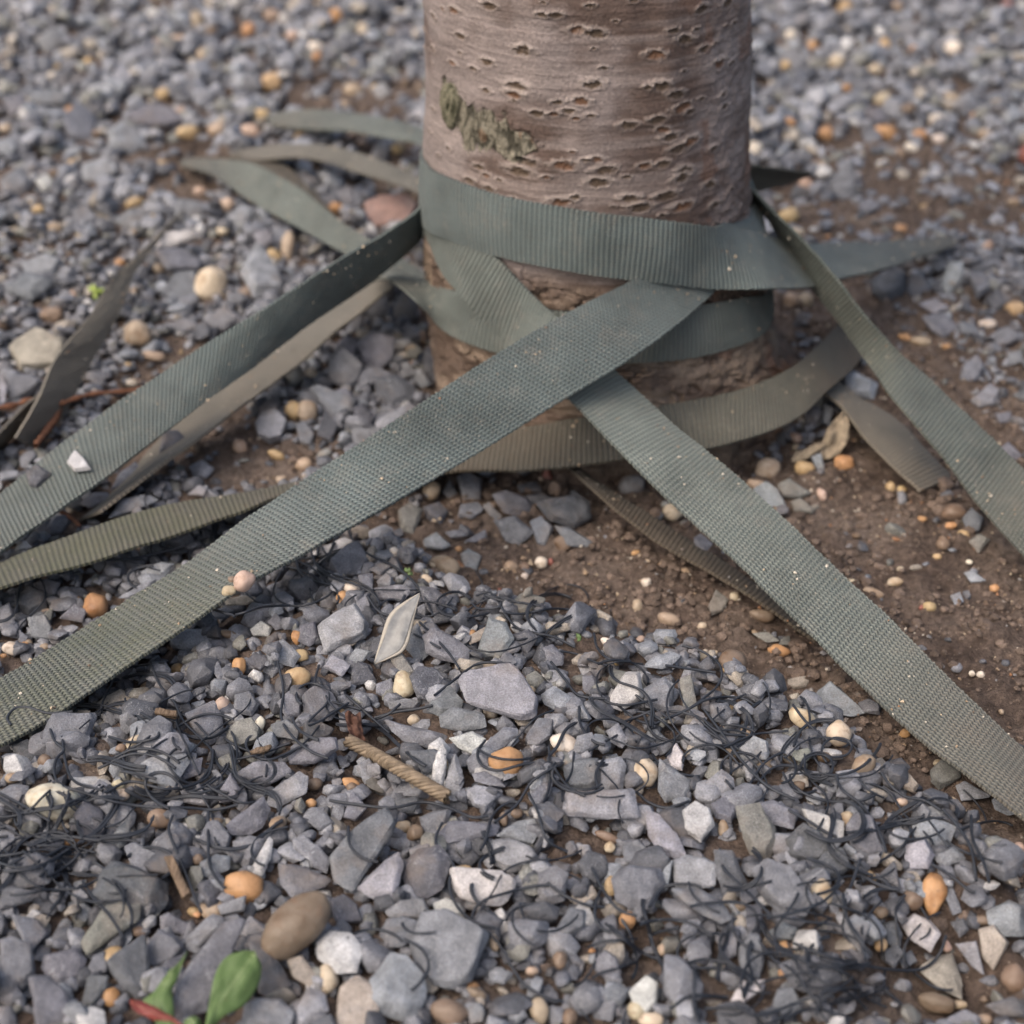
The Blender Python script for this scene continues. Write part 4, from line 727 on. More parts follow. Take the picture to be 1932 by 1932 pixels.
PCOL = {'w': (0.56, 0.50, 0.43), 'c': (0.46, 0.39, 0.29), 'y': (0.40, 0.29, 0.16), 'o': (0.38, 0.215, 0.105), 't': (0.32, 0.25, 0.185), 'b': (0.17, 0.125, 0.092), 'p': (0.42, 0.31, 0.25), 'g': (0.20, 0.205, 0.20), 'r': (0.22, 0.085, 0.065)}
# ------------------------------------------------------------------ stone shapes
def hull(pts):
    bm = bmesh.new()
    for p in pts: bm.verts.new(p)
    r = bmesh.ops.convex_hull(bm, input=bm.verts)
    gone = [v for v in bm.verts if not v.link_faces]
    for v in gone: bm.verts.remove(v)
    bmesh.ops.dissolve_limit(bm, angle_limit=math.radians(9), verts=bm.verts, edges=bm.edges)
    return bm
def finish(bm, size, fine, seed):
    try: bmesh.ops.bevel(bm, geom=list(bm.edges), offset=size * 0.018, segments=1, affect='EDGES', clamp_overlap=True)
    except Exception: pass
    bmesh.ops.triangulate(bm, faces=bm.faces)
    if fine:
        for it in range(fine):
            le = [e for e in bm.edges if e.calc_length() > size * 0.13 / (it + 1)]
            if le: bmesh.ops.subdivide_edges(bm, edges=le, cuts=1, use_grid_fill=False)
            bmesh.ops.triangulate(bm, faces=[f for f in bm.faces if len(f.verts) > 3])
        off = Vector((seed * 1.7, seed * 0.9, seed * 2.3))
        bm.normal_update()
        for v in bm.verts:
            q = v.co / size * 3.2 + off
            d = mnoise.fractal(q * 1.6, 0.8, 2.1, 5) * 0.017 * size
            lay = (mnoise.noise(Vector((q.x * 0.4, q.y * 0.4, q.z * 4.5))) ) * 0.016 * size
            v.co += v.normal * (d + lay)
    bm.verts.index_update()
    V = np.array([v.co[:] for v in bm.verts]); F = np.array([[v.index for v in f.verts] for f in bm.faces])
    bm.free()
    return V, F
def proto_stone(k):
    r = random.Random(100 + k)
    el = r.uniform(0.55, 1.0); th_ = r.uniform(0.28, 0.62)
    pts = []
    n = r.randint(6, 9)
    for lev, sc, in ((-1, 0.78), (0, 1.0), (1, 0.72)):
        a0 = r.uniform(0, 6.28)
        dx, dy = r.uniform(-.16, .16), r.uniform(-.16, .16)
        for i in range(n if lev == 0 else r.randint(3, 5)):
            a = a0 + 6.283 * (i + r.uniform(-.3, .3)) / (n if lev == 0 else 4.5)
            rr = sc * r.uniform(0.72, 1.0) / (max(abs(math.cos(a)), abs(math.sin(a))) ** 0.5)
            pts.append((0.5 * (rr * math.cos(a) + dx), 0.5 * el * (rr * math.sin(a) + dy), 0.5 * th_ * (lev + r.uniform(-.25, .25))))
    return finish(hull(pts), 1.0, 0, k)
PROTO = [proto_stone(k) for k in range(48)]
PROTO_F = []
for k in range(14):     # finer ones for the individually placed random stones
    r = random.Random(300 + k)
    bm = bmesh.new()
    PROTO_F.append(PROTO[k])
def ico(sub):
    bm = bmesh.new(); bmesh.ops.create_icosphere(bm, subdivisions=sub, radius=1)
    V = np.array([v.co[:] for v in bm.verts]); F = np.array([[v.index for v in f.verts] for f in bm.faces]); bm.free()
    return V, F
ICO2, ICO3, ICO4 = ico(2), ico(3), ico(4)
def pebble_shape(seed, base, lump=0.16):
    V, F = base
    out = np.array([Vector(v) * (1 + lump * mnoise.noise(Vector(v) * 1.1 + Vector((seed * 3.1, 7, seed))) + 0.05 * mnoise.noise(Vector(v) * 3.2 + Vector((seed, 3, 1)))) for v in V])
    # superellipse squareness
    return out, F
PEBP = [pebble_shape(k, ICO2) for k in range(16)]
def frame_from(nrm, ang):
    nrm = np.asarray(nrm, float); nrm /= np.linalg.norm(nrm)
    x = np.cross([0, 1, 0], nrm); x /= np.linalg.norm(x); y = np.cross(nrm, x)
    c, s = math.cos(ang), math.sin(ang)
    return np.stack([x * c + y * s, -x * s + y * c, nrm], 1)      # columns
class Batch:
    def __init__(s): s.V = []; s.F = []; s.c = []; s.n = 0
    def add(s, V, F, col):
        s.V.append(V); s.F.append(F + s.n); s.n += len(V)
        s.c.append(np.broadcast_to(np.asarray(col, np.float32), (len(V), 3)))
    def build(s, name, mat, sharp=None, smooth=True):
        return mesh_obj(name, np.concatenate(s.V), np.concatenate(s.F), mat, col=np.concatenate(s.c), smooth=smooth, sharp=sharp)
def jit(c, r=None, a=0.16, h=0.03):
    r = r or rnd
    k = 1 + r.uniform(-a, a)
    return tuple(max(0.01, x * k * (1 + r.uniform(-h, h))) for x in c)

# ------------------------------------------------------------------ fill gravel by dropping stones on a height map
def cells(x, y, rad):
    i, j = gi(x, y); k = max(1, int(rad / GC))
    i0, i1, j0, j1 = i - k, i + k + 1, j - k, j + k + 1
    if i0 < 0 or j0 < 0 or i1 >= HM.shape[0] or j1 >= HM.shape[1]: return None
    return slice(i0, i1), slice(j0, j1)
OFFS = {}
def dome(k):
    if k not in OFFS:
        a = np.arange(-k, k + 1); d = np.hypot(a[:, None], a[None]) / (k + 0.4)
        OFFS[k] = np.where(d <= 1, np.sqrt(np.clip(1 - d * d * 0.75, 0, 1)), 0)
    return OFFS[k]
def drop(x, y, size, thick, sink=0.35, cap=True, force=False):
    """returns centre height or None; updates the height map"""
    c = cells(x, y, size * 0.38)
    if c is None: return None
    h = HM[c]; k = (h.shape[0] - 1) // 2; D = dome(k); m = D > 0
    hv = h[m]
    z = 0.55 * hv.mean() + 0.45 * hv.max() - sink * thick
    top = z + thick
    if cap and not force:
        if top > CEIL[c].min() - 0.001: return None
    HM[c] = np.where(m, np.maximum(h, z + thick * (0.35 + 0.65 * D)), h)
    return z + thick / 2
MASK = np.zeros((1932, 1932), bool)
def mask_poly(P):
    x0, x1 = int(max(0, min(a for a, b in P))), int(min(1932, max(a for a, b in P) + 1))
    y0, y1 = int(max(0, min(b for a, b in P))), int(min(1932, max(b for a, b in P) + 1))
    if x1 <= x0 or y1 <= y0: return
    X_, Y_ = np.meshgrid(np.arange(x0, x1), np.arange(y0, y1), indexing='ij')
    MASK[x0:x1, y0:y1] |= inpoly(X_, Y_, P)
for pan, txt in GR.items():
    for item in txt.split('|'):
        mask_poly([(PAN[pan][0] + float(a.split(',')[0]) * .3539, PAN[pan][1] + float(a.split(',')[1]) * .3539) for a in item.strip().lstrip('*')[2:].split()])
for pan, txt in PB.items():
    for item in txt.split():
        q = [float(a) for a in item.lstrip('*').split(',')[:5]]
        mask_poly([(PAN[pan][0] + .3539 * (q[0] + q[2] * math.cos(t)), PAN[pan][1] + .3539 * (q[1] + q[3] * math.sin(t))) for t in np.linspace(0, 6.2, 14)])
def masked(x, y, z):
    px, py = to_px(x, y, z)
    return 0 <= px < 1932 and 0 <= py < 1932 and bool(MASK[int(px), int(py)])
def in_trunk(x, y, pad): return math.hypot(x - TX, y - TY) < 0.108 + pad
def scatter(n, size_fn, soil_keep, B, BP, peb_share, rng_, area, avoid=True):
    xs = rng_.uniform(area[0], area[1], n); ys = rng_.uniform(area[2], area[3], n)
    spots = []
    for k in range(n):
        x, y = float(xs[k]), float(ys[k])
        s = float(hget(SOILN, x, y))
        if rng_.random() < s * soil_keep: continue
        size = size_fn(rng_)
        if s > 0.4: size *= 0.75
        if in_trunk(x, y, size * 0.3): continue
        is_p = rng_.random() < peb_share * (0.8 + 1.6 * s)
        if avoid and masked(x, y, float(hget(HM, x, y)) + 0.004): continue
        th_ = size * (0.45 if not is_p else 0.62)
        z = drop(x, y, size, th_)
        if z is None: continue
        spots.append((x, y, z, size, is_p))
        # tilt following local slope plus random
        c = cells(x, y, size * 0.5)
        tilt = rng_.normal(0, 0.30, 2)
        R = frame_from([tilt[0], tilt[1], 1.0], rng_.uniform(0, 6.28))
        if is_p:
            V, F = PEBP[rng_.integers(16)]
            V = V * np.array([size * 0.42, size * 0.42 * rng_.uniform(0.6, 0.95), size * 0.42 * rng_.uniform(0.5, 0.8)])
            ck = rng_.choice(list('wcyotbbpttgr'), p=[.09, .15, .10, .06, .14, .12, .12, .05, .04, .06, .06, .01])
            cc = np.array(PCOL[ck]) * rng_.uniform(0.7, 1.05)
            BP.add(V @ R.T + [x, y, z], F, cc)
        else:
            V, F = PROTO[rng_.integers(48)]
            V = V * size * np.array([rng_.uniform(0.9, 1.2), rng_.uniform(0.8, 1.1), rng_.uniform(0.75, 1.3)])
            tk = rng_.choice(list('dmlwtgb'), p=[.24, .39, .17, .03, .04, .07, .06])
            cc = np.array(TONES[tk]) * rng_.uniform(0.85, 1.15) * (1.0 + 0.25 * min(1, max(0, (y - 0.1) / 0.4)))  # stones farther back painted paler, standing in for grazing sky reflection
            BQ = B
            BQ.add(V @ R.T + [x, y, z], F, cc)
    return spots
g1, p1 = Batch(), Batch()
R1 = np.random.default_rng(11)
FULL = (-0.72, 0.80, -0.60, 1.30)
# lower bed and upper layer
scatter(9000, lambda r: float(np.clip(r.lognormal(math.log(0.0100), 0.28), 0.005, 0.019)), 0.95, g1, p1, 0.025, R1, FULL, False)
scatter(16000, lambda r: float(np.clip(r.lognormal(math.log(0.0140), 0.30), 0.006, 0.028)), 0.99, g1, p1, 0.028, R1, (-0.75, 0.85, 0.18, 1.30))
scatter(19000, lambda r: float(np.clip(r.lognormal(math.log(0.0070), 0.25), 0.004, 0.011)), 0.99, g1, p1, 0.02, R1, (-0.42, 0.45, -0.60, 0.20), False)
scatter(8000, lambda r: float(np.clip(r.lognormal(math.log(0.0095), 0.35), 0.004, 0.020)), 0.99, g1, p1, 0.02, R1, (-0.42, 0.45, -0.60, 0.22))
# a few small bits lying on soil
scatter(750, lambda r: float(np.clip(r.lognormal(math.log(0.0050), 0.35), 0.0025, 0.011)), 0.0, g1, p1, 0.22, R1, (-0.5, 0.6, -0.4, 0.75))
HM_FILL = HM.copy()

# ------------------------------------------------------------------ traced individuals
def smoothH():
    k = 4
    A = np.cumsum(np.cumsum(np.pad(HM_FILL, ((k + 1, k), (k + 1, k)), mode='edge'), 0), 1)
    n = 2 * k + 1
    return (A[n:, n:] - A[:-n, n:] - A[n:, :-n] + A[:-n, :-n]) / (n * n)
HS = smoothH()
ITEMS = []     # (obj, px, py, tone/colour, shape word, size, kind)
def strap_point(px, py):
    best = None
    for A, B, N_, P in STRAPS:
        X_, Y_ = to_px(P[..., 0], P[..., 1], P[..., 2])
        dd = np.hypot(X_ - px, Y_ - py); k = np.unravel_index(np.argmin(dd), dd.shape)
        if dd[k] < 8:
            t = depth_of(P[k])
            if best is None or t < best[0]: best = (t, P[k])
    return None if best is None else best[1]
def place_z(px, py, extra, on_strap=False):
    if on_strap:
        q = strap_point(px, py)
        if q is not None: return at_z(px, py, q[2] + extra)
    z = 0.015
    for _ in range(5):
        P = at_z(px, py, z)
        h = float(hget(TOPS if on_strap else HS, P[0], P[1]))
        if on_strap and h < -1: h = 0.03
        z = h + extra
    return P
def view_plane(P, k=0.55, jx=0.0, jy=0.0):
    v = (CAM - P); v /= np.linalg.norm(v)
    n_ = np.array([0, 0, 1.0]) * (1 - k) + v * k + np.array([jx, jy, 0])
    return n_ / np.linalg.norm(n_)
def to_plane(px, py, P, n_):
    d = ray(px, py); t = np.dot(P - CAM, n_) / np.dot(d, n_)
    return CAM + d * t
def bump_map(P, rad, up):
    c = cells(P[0], P[1], rad)
    if c is None: return
    k = (HM[c].shape[0] - 1) // 2; D = dome(k)
    HM[c] = np.where(D > 0, np.maximum(HM[c], P[2] + up * D), HM[c])
sid = 0
for pan, txt in GR.items():
    ox, oy = PAN[pan]
    for item in txt.split('|'):
        item = item.strip(); st = item.startswith('*')
        if st: item = item[1:]
        tone, rest = item[0], item[2:].split()
        pts = [tuple(float(q) for q in a.split(',')) for a in rest]
        pts = [(ox + a * 0.3539, oy + b * 0.3539) for a, b in pts]
        cx = sum(a for a, b in pts) / len(pts); cy = sum(b for a, b in pts) / len(pts)
        sid += 1; r = random.Random(sid)
        # apparent size
        ext = max(math.dist(a, b) for a in pts for b in pts)
        P0 = at_z(cx, cy, 0.012); sc = depth_of(P0) * 2 * TF / 1932
        size = ext * sc
        n_g = place_z(cx, cy, size * 0.24 if not st else size * 0.2, st)
        n_ = view_plane(n_g, r.uniform(0.35, 0.7), r.uniform(-.18, .18), r.uniform(-.05, .05))
        W = [to_plane(a, b, n_g, n_) for a, b in pts]
        W = [w_ - n_g for w_ in W]
        wmin = min(np.linalg.norm(np.ptp(np.array(W), axis=0)), size)
        area = 0.5 * abs(sum(np.dot(n_, np.cross(W[i], W[(i + 1) % len(W)])) for i in range(len(W))))
        short = area / size
        hh = short * r.uniform(0.42, 0.75)
        cw = sum(W) / len(W)
        cw = sum(W) / len(W); W = [cw + (w_ - cw) * 1.09 for w_ in W]
        P_ = list(W)
        ti, to_ = r.uniform(0.55, 0.92), r.uniform(0.5, 0.8)
        sl_ = np.array([r.uniform(-.5, .5), r.uniform(-.5, .5)])
        fr = frame_from(n_, 0)
        for w_ in W:
            u = w_ - cw
            lx, ly = np.dot(u, fr[:, 0]) / size, np.dot(u, fr[:, 1]) / size
            hloc = hh * (0.42 + sl_[0] * lx + sl_[1] * ly) * r.uniform(0.85, 1.1)
            P_.append(cw + u * ti * r.uniform(0.9, 1.06) + n_ * max(hloc, hh * 0.08))
            P_.append(cw + u * to_ - n_ * hh * 0.55 * r.uniform(0.8, 1.1))
        V, F = finish(hull([Vector(p) for p in P_]), size, 2 if cy > 420 else 1, sid)
        rough_dim = short / size
        shape = 'long' if rough_dim < 0.42 else ('blocky' if rough_dim > 0.66 else 'angular')
        col = np.broadcast_to(np.array(jit(TONES[tone], r, 0.13)), (len(V), 3))
        o = mesh_obj('gravel_stone', V + n_g, F, MAT_STONE, loc=n_g, col=col, sharp=28)
        ITEMS.append([o, cx, cy, tone, shape, size, 'g', st]); bump_map(n_g, size * 0.42, size * 0.14)
for pan, txt in PB.items():
    ox, oy = PAN[pan]
    for item in txt.split():
        st = item.startswith('*'); a = item.lstrip('*').split(',')
        cx, cy, rx, ry, ang = (float(q) for q in a[:5]); ck = a[5]
        if rx == 0: continue
        cx = ox + cx * 0.3539; cy = oy + cy * 0.3539; rx *= 0.3539; ry *= 0.3539
        sid += 1; r = random.Random(sid)
        P0 = at_z(cx, cy, 0.012); sc = depth_of(P0) * 2 * TF / 1932
        Rm = max(rx, ry) * sc
        P = place_z(cx, cy, min(rx, ry) * sc * (0.55 if Rm < 0.012 else 1.15), st)
        n_ = view_plane(P, 0.8)
        e1 = to_plane(cx + 10 * math.cos(math.radians(ang)), cy - 10 * math.sin(math.radians(ang)), P, n_) - P; e1 /= np.linalg.norm(e1)
        e2 = np.cross(n_, e1)
        base = ICO4 if Rm > 0.008 else ICO3
        V, F = pebble_shape(sid, base, (0.20 if ck not in 'ob' else 0.26) if Rm < 0.012 else 0.10)
        V = V / np.abs(V).max(axis=0)
        tq = min(rx, ry) * sc * r.uniform(0.7, 0.95)
        V = V[:, :1] * e1 * rx * sc + V[:, 1:2] * e2 * ry * sc + V[:, 2:] * n_ * tq
        col = np.broadcast_to(np.array(jit(PCOL[ck], r, 0.10)), (len(V), 3))
        o = mesh_obj('pebble', V + P, F, MAT_PEB, loc=P, col=col)
        shape = 'long' if min(rx, ry) / max(rx, ry) < 0.55 else ('round' if min(rx, ry) / max(rx, ry) > 0.85 else 'oval')
        ITEMS.append([o, cx, cy, ck, shape, 2 * Rm, 'p', st]); bump_map(P, Rm * 0.85, Rm * 0.6)
tag(g1.build('gravel', MAT_STONE, sharp=30), 'bed of crushed grey gravel around and between the larger stones', 'gravel', kind='stuff')
tag(p1.build('small_pebbles', MAT_PEB), 'scattered small tan and cream pebbles among the gravel', 'pebbles', kind='stuff')
# ------------------------------------------------------------------ tangled black filaments
def maxf(A, k):
    B = A.copy()
    for i in range(-k, k + 1):
        for j in range(-k, k + 1):
            if i * i + j * j <= k * k + 1: B = np.maximum(B, np.roll(np.roll(A, i, 0), j, 1))
    return B
SURF = maxf(HM, 1)
def tube(B, P, rad, col, sides=6):
    P = np.asarray(P, float)
    if len(P) < 3: return
    T = np.gradient(P, axis=0); T /= np.linalg.norm(T, axis=1)[:, None] + 1e-12
    up = np.array([0.1, 0.2, 0.97])
    X = np.cross(T, up); X /= np.linalg.norm(X, axis=1)[:, None] + 1e-9
    Y = np.cross(X, T)
    a = np.linspace(0, 2 * math.pi, sides, endpoint=False)
    rad = np.broadcast_to(np.asarray(rad, float), (len(P),))[:, None, None]
    V = P[:, None] + rad * (np.cos(a)[None, :, None] * X[:, None] + np.sin(a)[None, :, None] * Y[:, None])
    n = len(P)
    F = grid_faces(n, sides, True)
    tri = np.concatenate([F[:, [0, 1, 2]], F[:, [0, 2, 3]]])
    B.add(V.reshape(-1, 3), tri, col)
def smooth1(z, k):
    ker = np.ones(k) / k
    return np.convolve(np.pad(z, (k // 2, k - 1 - k // 2), mode='edge'), ker, mode='valid')
def strand(B, pix, rad=0.00068, lift=0.0, over=False, rr=None):
    """pix: list of picture points on the ground; follows the stones"""
    pix = np.asarray(pix, float)
    K = np.concatenate([pix, np.zeros((len(pix), 4))], 1)
    P = np.vstack([2 * pix[0] - pix[1], pix, 2 * pix[-1] - pix[-2]])
    out = []
    for i in range(1, len(P) - 2):
        t = np.linspace(0, 1, max(4, int(np.linalg.norm(P[i + 1] - P[i]) / 4)), endpoint=False)[:, None]
        out.append(0.5 * (2 * P[i] + (P[i + 1] - P[i - 1]) * t + (2 * P[i - 1] - 5 * P[i] + 4 * P[i + 1] - P[i + 2]) * t ** 2 + (-P[i - 1] + 3 * P[i] - 3 * P[i + 1] + P[i + 2]) * t ** 3))
    Q = np.vstack(out)
    z = np.full(len(Q), 0.02); 
    for it in range(3):
        W = np.array([at_z(a, b, c) for (a, b), c in zip(Q, z)])
        ii = np.clip(((W[:, 0] - GX0) / GC).astype(int), 0, HM.shape[0] - 1); jj = np.clip(((W[:, 1] - GY0) / GC).astype(int), 0, HM.shape[1] - 1)
        hz = SURF[ii, jj]
        if over: hz = np.maximum(hz, TOPS[ii, jj])
        env = np.maximum(smooth1(hz, 21), smooth1(hz, 9))
        z = smooth1(env, 17) + rad + lift
    W = np.array([at_z(a, b, c) for (a, b), c in zip(Q, z)])
    if not over:
        cl = CEIL[ii, jj]; W[:, 2] = np.minimum(W[:, 2], cl - 0.0015)
    tube(B, W, rad, (0.022, 0.026, 0.034))
BLOBS = [(560, 1065, 14, 70, 28), (900, 1165, 8, 90, 30), (1010, 1190, 6, 70, 30), (760, 1130, 5, 60, 30), (300, 1330, 10, 100, 45), (450, 1380, 14, 130, 55), (80, 1595, 34, 110, 55), (150, 1620, 14, 90, 45), (640, 1350, 8, 80, 40), (350, 1500, 12, 140, 50), (500, 1560, 5, 80, 50), (1250, 1330, 16, 110, 45), (1330, 1400, 20, 120, 60), (1480, 1440, 12, 90, 45), (1000, 1420, 6, 90, 40), (1080, 1500, 6, 90, 50), (1000, 1640, 6, 100, 55), (870, 1600, 3, 80, 50), (940, 1730, 6, 90, 40), (1560, 1480, 10, 80, 45), (1660, 1560, 9, 70, 55), (1780, 1580, 6, 60, 50), (1640, 1680, 10, 80, 55), (1520, 1700, 7, 80, 50), (1400, 1780, 12, 110, 55), (1330, 1850, 9, 90, 50), (1600, 1850, 12, 110, 55), (1700, 1800, 7, 80, 50), (1150, 1850, 6, 100, 50), (760, 1760, 3, 80, 40), (1480, 1890, 10, 100, 40), (60, 1070, 5, 50, 18), (400, 1010, 9, 90, 18), (330, 1065, 8, 80, 22), (240, 1440, 8, 90, 40), (1180, 1730, 6, 90, 50)]
fb = Batch()
fr_ = np.random.default_rng(77)
for bx, by, n, sx, sy in BLOBS:
    for k in range(int(n * 0.95)):
        cx, cy = bx + fr_.normal(0, sx * 0.6), by + fr_.normal(0, sy * 0.6)
        a = fr_.uniform(0, 6.28); L = fr_.uniform(70, 230); stp = 9.0
        cur = fr_.normal(0, 0.05); pts = [(cx, cy)]
        for q in range(int(L / stp)):
            cur = cur * 0.93 + fr_.normal(0, 0.055)
            cur = float(np.clip(cur, -0.42, 0.42)); a += cur
            cx += math.cos(a) * stp; cy += math.sin(a) * stp * 0.72
            pts.append((cx, cy))
        lift = abs(fr_.normal(0, 0.0015))
        m = 1 if fr_.random() < 0.7 else int(fr_.integers(2, 4))
        for q in range(m):
            strand(fb, np.array(pts) + fr_.normal(0, 2.2, 2) * q, rad=fr_.uniform(0.00034, 0.00058), lift=lift - 0.0012)
HANDS = {
'BL': '60,340 38,300 80,250 150,245 260,275 400,265!|250,300 290,420 340,470 300,520 290,600 330,660 450,700 620,750 800,775 1000,780 1150,790 1280,760|800,0 850,120 930,220 980,320 1080,420 1130,480 1120,560 1060,640 960,670|920,820 900,900 940,1010 990,1130 1040,1260 1080,1350|1110,800 1110,950 1120,1090 1180,1190 1210,1210|440,1170 500,1260 580,1350 640,1440 660,1490|1480,0 1510,150 1500,300 1560,400 1660,480 1760,520|580,400 700,430 840,400 820,320 740,270|560,700 700,640 900,680 1100,620 1140,460|330,400 350,540 400,640 560,690|1700,20 1680,120 1740,200 1830,230 1932,260',
'BM': '830,420 790,480 810,550 900,580 1050,545 1200,540|600,860 565,950 600,1030 660,1080 640,1180 660,1270 720,1350 800,1400 900,1420|100,880 110,980 180,1050 270,1070|560,180 690,80 800,10 980,10|1460,520 1420,600 1440,680 1500,700 1620,690 1700,750 1800,780 1930,740|1330,240 1340,340 1400,420 1480,450|830,1430 900,1500 980,1640 1060,1740 1180,1800 1260,1810|1160,1180 1260,1250 1380,1300 1480,1310|1400,1100 1460,1220 1540,1320 1650,1360|0,740 130,760 330,780 500,750 640,780 760,830 860,820|90,180 180,260 260,330 330,390|240,300 350,270 480,250 560,230|1060,700 1110,800 1160,950 1280,1020|880,860 1000,760 1080,640 1200,560|1180,0 1260,100 1330,180 1480,200',
'MM': '480,1560 560,1640 640,1730 700,1820|80,1020 130,1130 210,1200 300,1240 400,1300 470,1370 520,1450 560,1540|780,1420 850,1400 900,1450 940,1520 1000,1590 1100,1620 1200,1640 1320,1700|760,1460 800,1490 900,1480 910,1440 830,1415 900,1440 1040,1460 1140,1475|1410,1620 1430,1700 1500,1760 1620,1770|200,1420 260,1500 340,1530 500,1540',
'BR': '700,230 760,310 820,370 880,430|930,600 960,680 1060,760 1130,850 1180,960 1200,1030|310,1000 330,1100 420,1190 520,1290 600,1370|1060,1050 1020,1170 980,1280 1000,1400 1060,1500 1090,1600|520,1490 600,1590 700,1650 800,1780 860,1810 930,1740|700,1500 850,1560 1000,1600 1200,1640 1380,1640 1480,1560 1520,1450|1190,1640 1190,1740 1260,1810 1340,1880|1500,790 1580,880 1650,1000 1680,1180|1650,820 1660,950 1720,1080 1750,1190|1170,590 1220,660 1300,720 1400,740 1500,800|1440,1080 1540,1140 1640,1220 1680,1230|560,1370 700,1340 860,1280 960,1180|230,260 320,380 420,520 560,660 720,740|20,20 160,40 300,60',
'ML': '870,1180 940,1190 1000,1180 860,1160 880,1110 1000,1050|560,1230 700,1220 850,1190 1000,1150|450,1200 560,1190 700,1190|1580,1230 1600,1290 1680,1340 1800,1370|1130,1490 1250,1520 1400,1480 1560,1470',
}
for pan, txt in HANDS.items():
    for s_ in txt.split('|'):
        ov = s_.endswith('!'); s_ = s_.rstrip('!')
        strand(fb, [(PAN[pan][0] + float(a.split(',')[0]) * .3539, PAN[pan][1] + float(a.split(',')[1]) * .3539) for a in s_.split()], rad=0.00058, lift=0.0002, over=ov)
MF = MT('black filament', 0.5, 0.35)
MF.color(MF.mix(1.0, MF.attr('col'), MF.ramp(MF.noise(MF.pos(), 120, 3), [(0.35, (0.7, 0.7, 0.75)), (0.7, (1.5, 1.45, 1.4))]), 'MULTIPLY'))
tag(fb.build('filament_tangle', MF.m), 'tangled mass of frayed black plastic filaments looping between the gravel stones', 'plastic filaments', kind='stuff')

# ------------------------------------------------------------------ twisted rope
def pix_path(pts, extra, n=120):
    W = []
    for a, b in pts:
        z = 0.02
        for _ in range(4):
            P = at_z(a, b, z); z = float(hget(HS, P[0], P[1])) + extra
        W.append(P)
    W = np.array(W); s = np.linspace(0, 1, len(W)); t = np.linspace(0, 1, n)
    return np.stack([smooth1(np.interp(t, s, W[:, k]), 9) for k in range(3)], 1)
rb = Batch()
ax = pix_path([(655, 1396), (700, 1420), (745, 1446), (790, 1472), (845, 1504)], 0.0085, 300)
T = np.gradient(ax, axis=0); T /= np.linalg.norm(T, axis=1)[:, None]
X = np.cross(T, [0, 0, 1.0]); X /= np.linalg.norm(X, axis=1)[:, None]; Y = np.cross(X, T)
L = np.concatenate([[0], np.cumsum(np.linalg.norm(np.diff(ax, axis=0), axis=1))])
for k in range(7):
    a = 2 * math.pi * k / 7 + L / 0.016 * 2 * math.pi
    Pk = ax + 0.0019 * (np.cos(a)[:, None] * X + np.sin(a)[:, None] * Y)
    tube(rb, Pk, 0.0009, (0.20, 0.155, 0.11) if k % 2 else (0.15, 0.115, 0.08), 8)
MR_ = MT('twisted rope', 0.6, 0.3); MR_.color(MR_.mix(1.0, MR_.attr('col'), MR_.ramp(MR_.noise(MR_.pos(), 350, 4, 0.6), [(0.3, 0.6), (0.7, 1.4)]), 'MULTIPLY'))
MR_.bump(MR_.noise(MR_.pos(), 1200, 3), 0.5, 0.0006)
tag(rb.build('rope', MR_.m), 'short tan twisted rope end lying among the gravel', 'rope')

# ------------------------------------------------------------------ thin sheets (leaves, flakes) from two edges
def sheet(name, left, right, mat, lift, k=0.6, arch=0.15, fold=0.0, thick=0.0004, parent=None, jx=0.0, wav=0.0, seed=1, nu=26, nv=13, P0=None):
    """left/right: picture points of the two sides base -> tip"""
    left, right = np.array(left, float), np.array(right, float)
    c = (left.mean(0) + right.mean(0)) / 2
    z = 0.02
    if P0 is None:
        for _ in range(4):
            P0 = at_z(c[0], c[1], z); z = float(hget(HS, P0[0], P0[1])) + lift
    n_ = view_plane(P0, k, jx)
    def res(E):
        P = np.vstack([2 * E[0] - E[1], E, 2 * E[-1] - E[-2]]); out = []
        for i in range(1, len(P) - 2):
            t = np.linspace(0, 1, 20, endpoint=False)[:, None]
            out.append(0.5 * (2 * P[i] + (P[i + 1] - P[i - 1]) * t + (2 * P[i - 1] - 5 * P[i] + 4 * P[i + 1] - P[i + 2]) * t ** 2 + (-P[i - 1] + 3 * P[i] - 3 * P[i + 1] + P[i + 2]) * t ** 3))
        Q = np.vstack(out + [E[-1:]])
        ii = np.linspace(0, len(Q) - 1, nu)
        return np.stack([np.interp(ii, np.arange(len(Q)), Q[:, q]) for q in (0, 1)], 1)
    A = np.array([to_plane(a, b, P0, n_) for a, b in res(left)]); B = np.array([to_plane(a, b, P0, n_) for a, b in res(right)])
    v = np.linspace(0, 1, nv)
    P = A[:, None] * (1 - v)[None, :, None] + B[:, None] * v[None, :, None]
    Wd = np.linalg.norm(A - B, axis=1)
    cv = (2 * v - 1)
    h = -arch * Wd[:, None] * cv[None] ** 2 + fold * Wd[:, None] * np.abs(cv)[None]
    u = np.linspace(0, 1, nu)
    h = h + wav * (fbm(u[:, None] * 4 + seed, v[None] * 3 + seed, seed, 3) - 0.5)
    P = P + n_ * h[..., None]
    top = P + n_ * thick / 2; bot = P - n_ * thick / 2
    ring = np.concatenate([top, bot[:, ::-1]], 1)
    uv = np.stack(np.broadcast_arrays(u[:, None], np.concatenate([v, v[::-1]])[None]), -1).reshape(-1, 2)
    F = grid_faces(nu, 2 * nv, True)
    e0 = np.arange(nv - 1); caps = []
    for base in (0, (nu - 1) * 2 * nv):
        caps.append(np.stack([base + e0, base + e0 + 1, base + 2 * nv - 2 - e0, base + 2 * nv - 1 - e0], -1))
    return mesh_obj(name, ring.reshape(-1, 3), np.concatenate([F] + caps), mat, parent=parent, loc=P0, uv=uv)
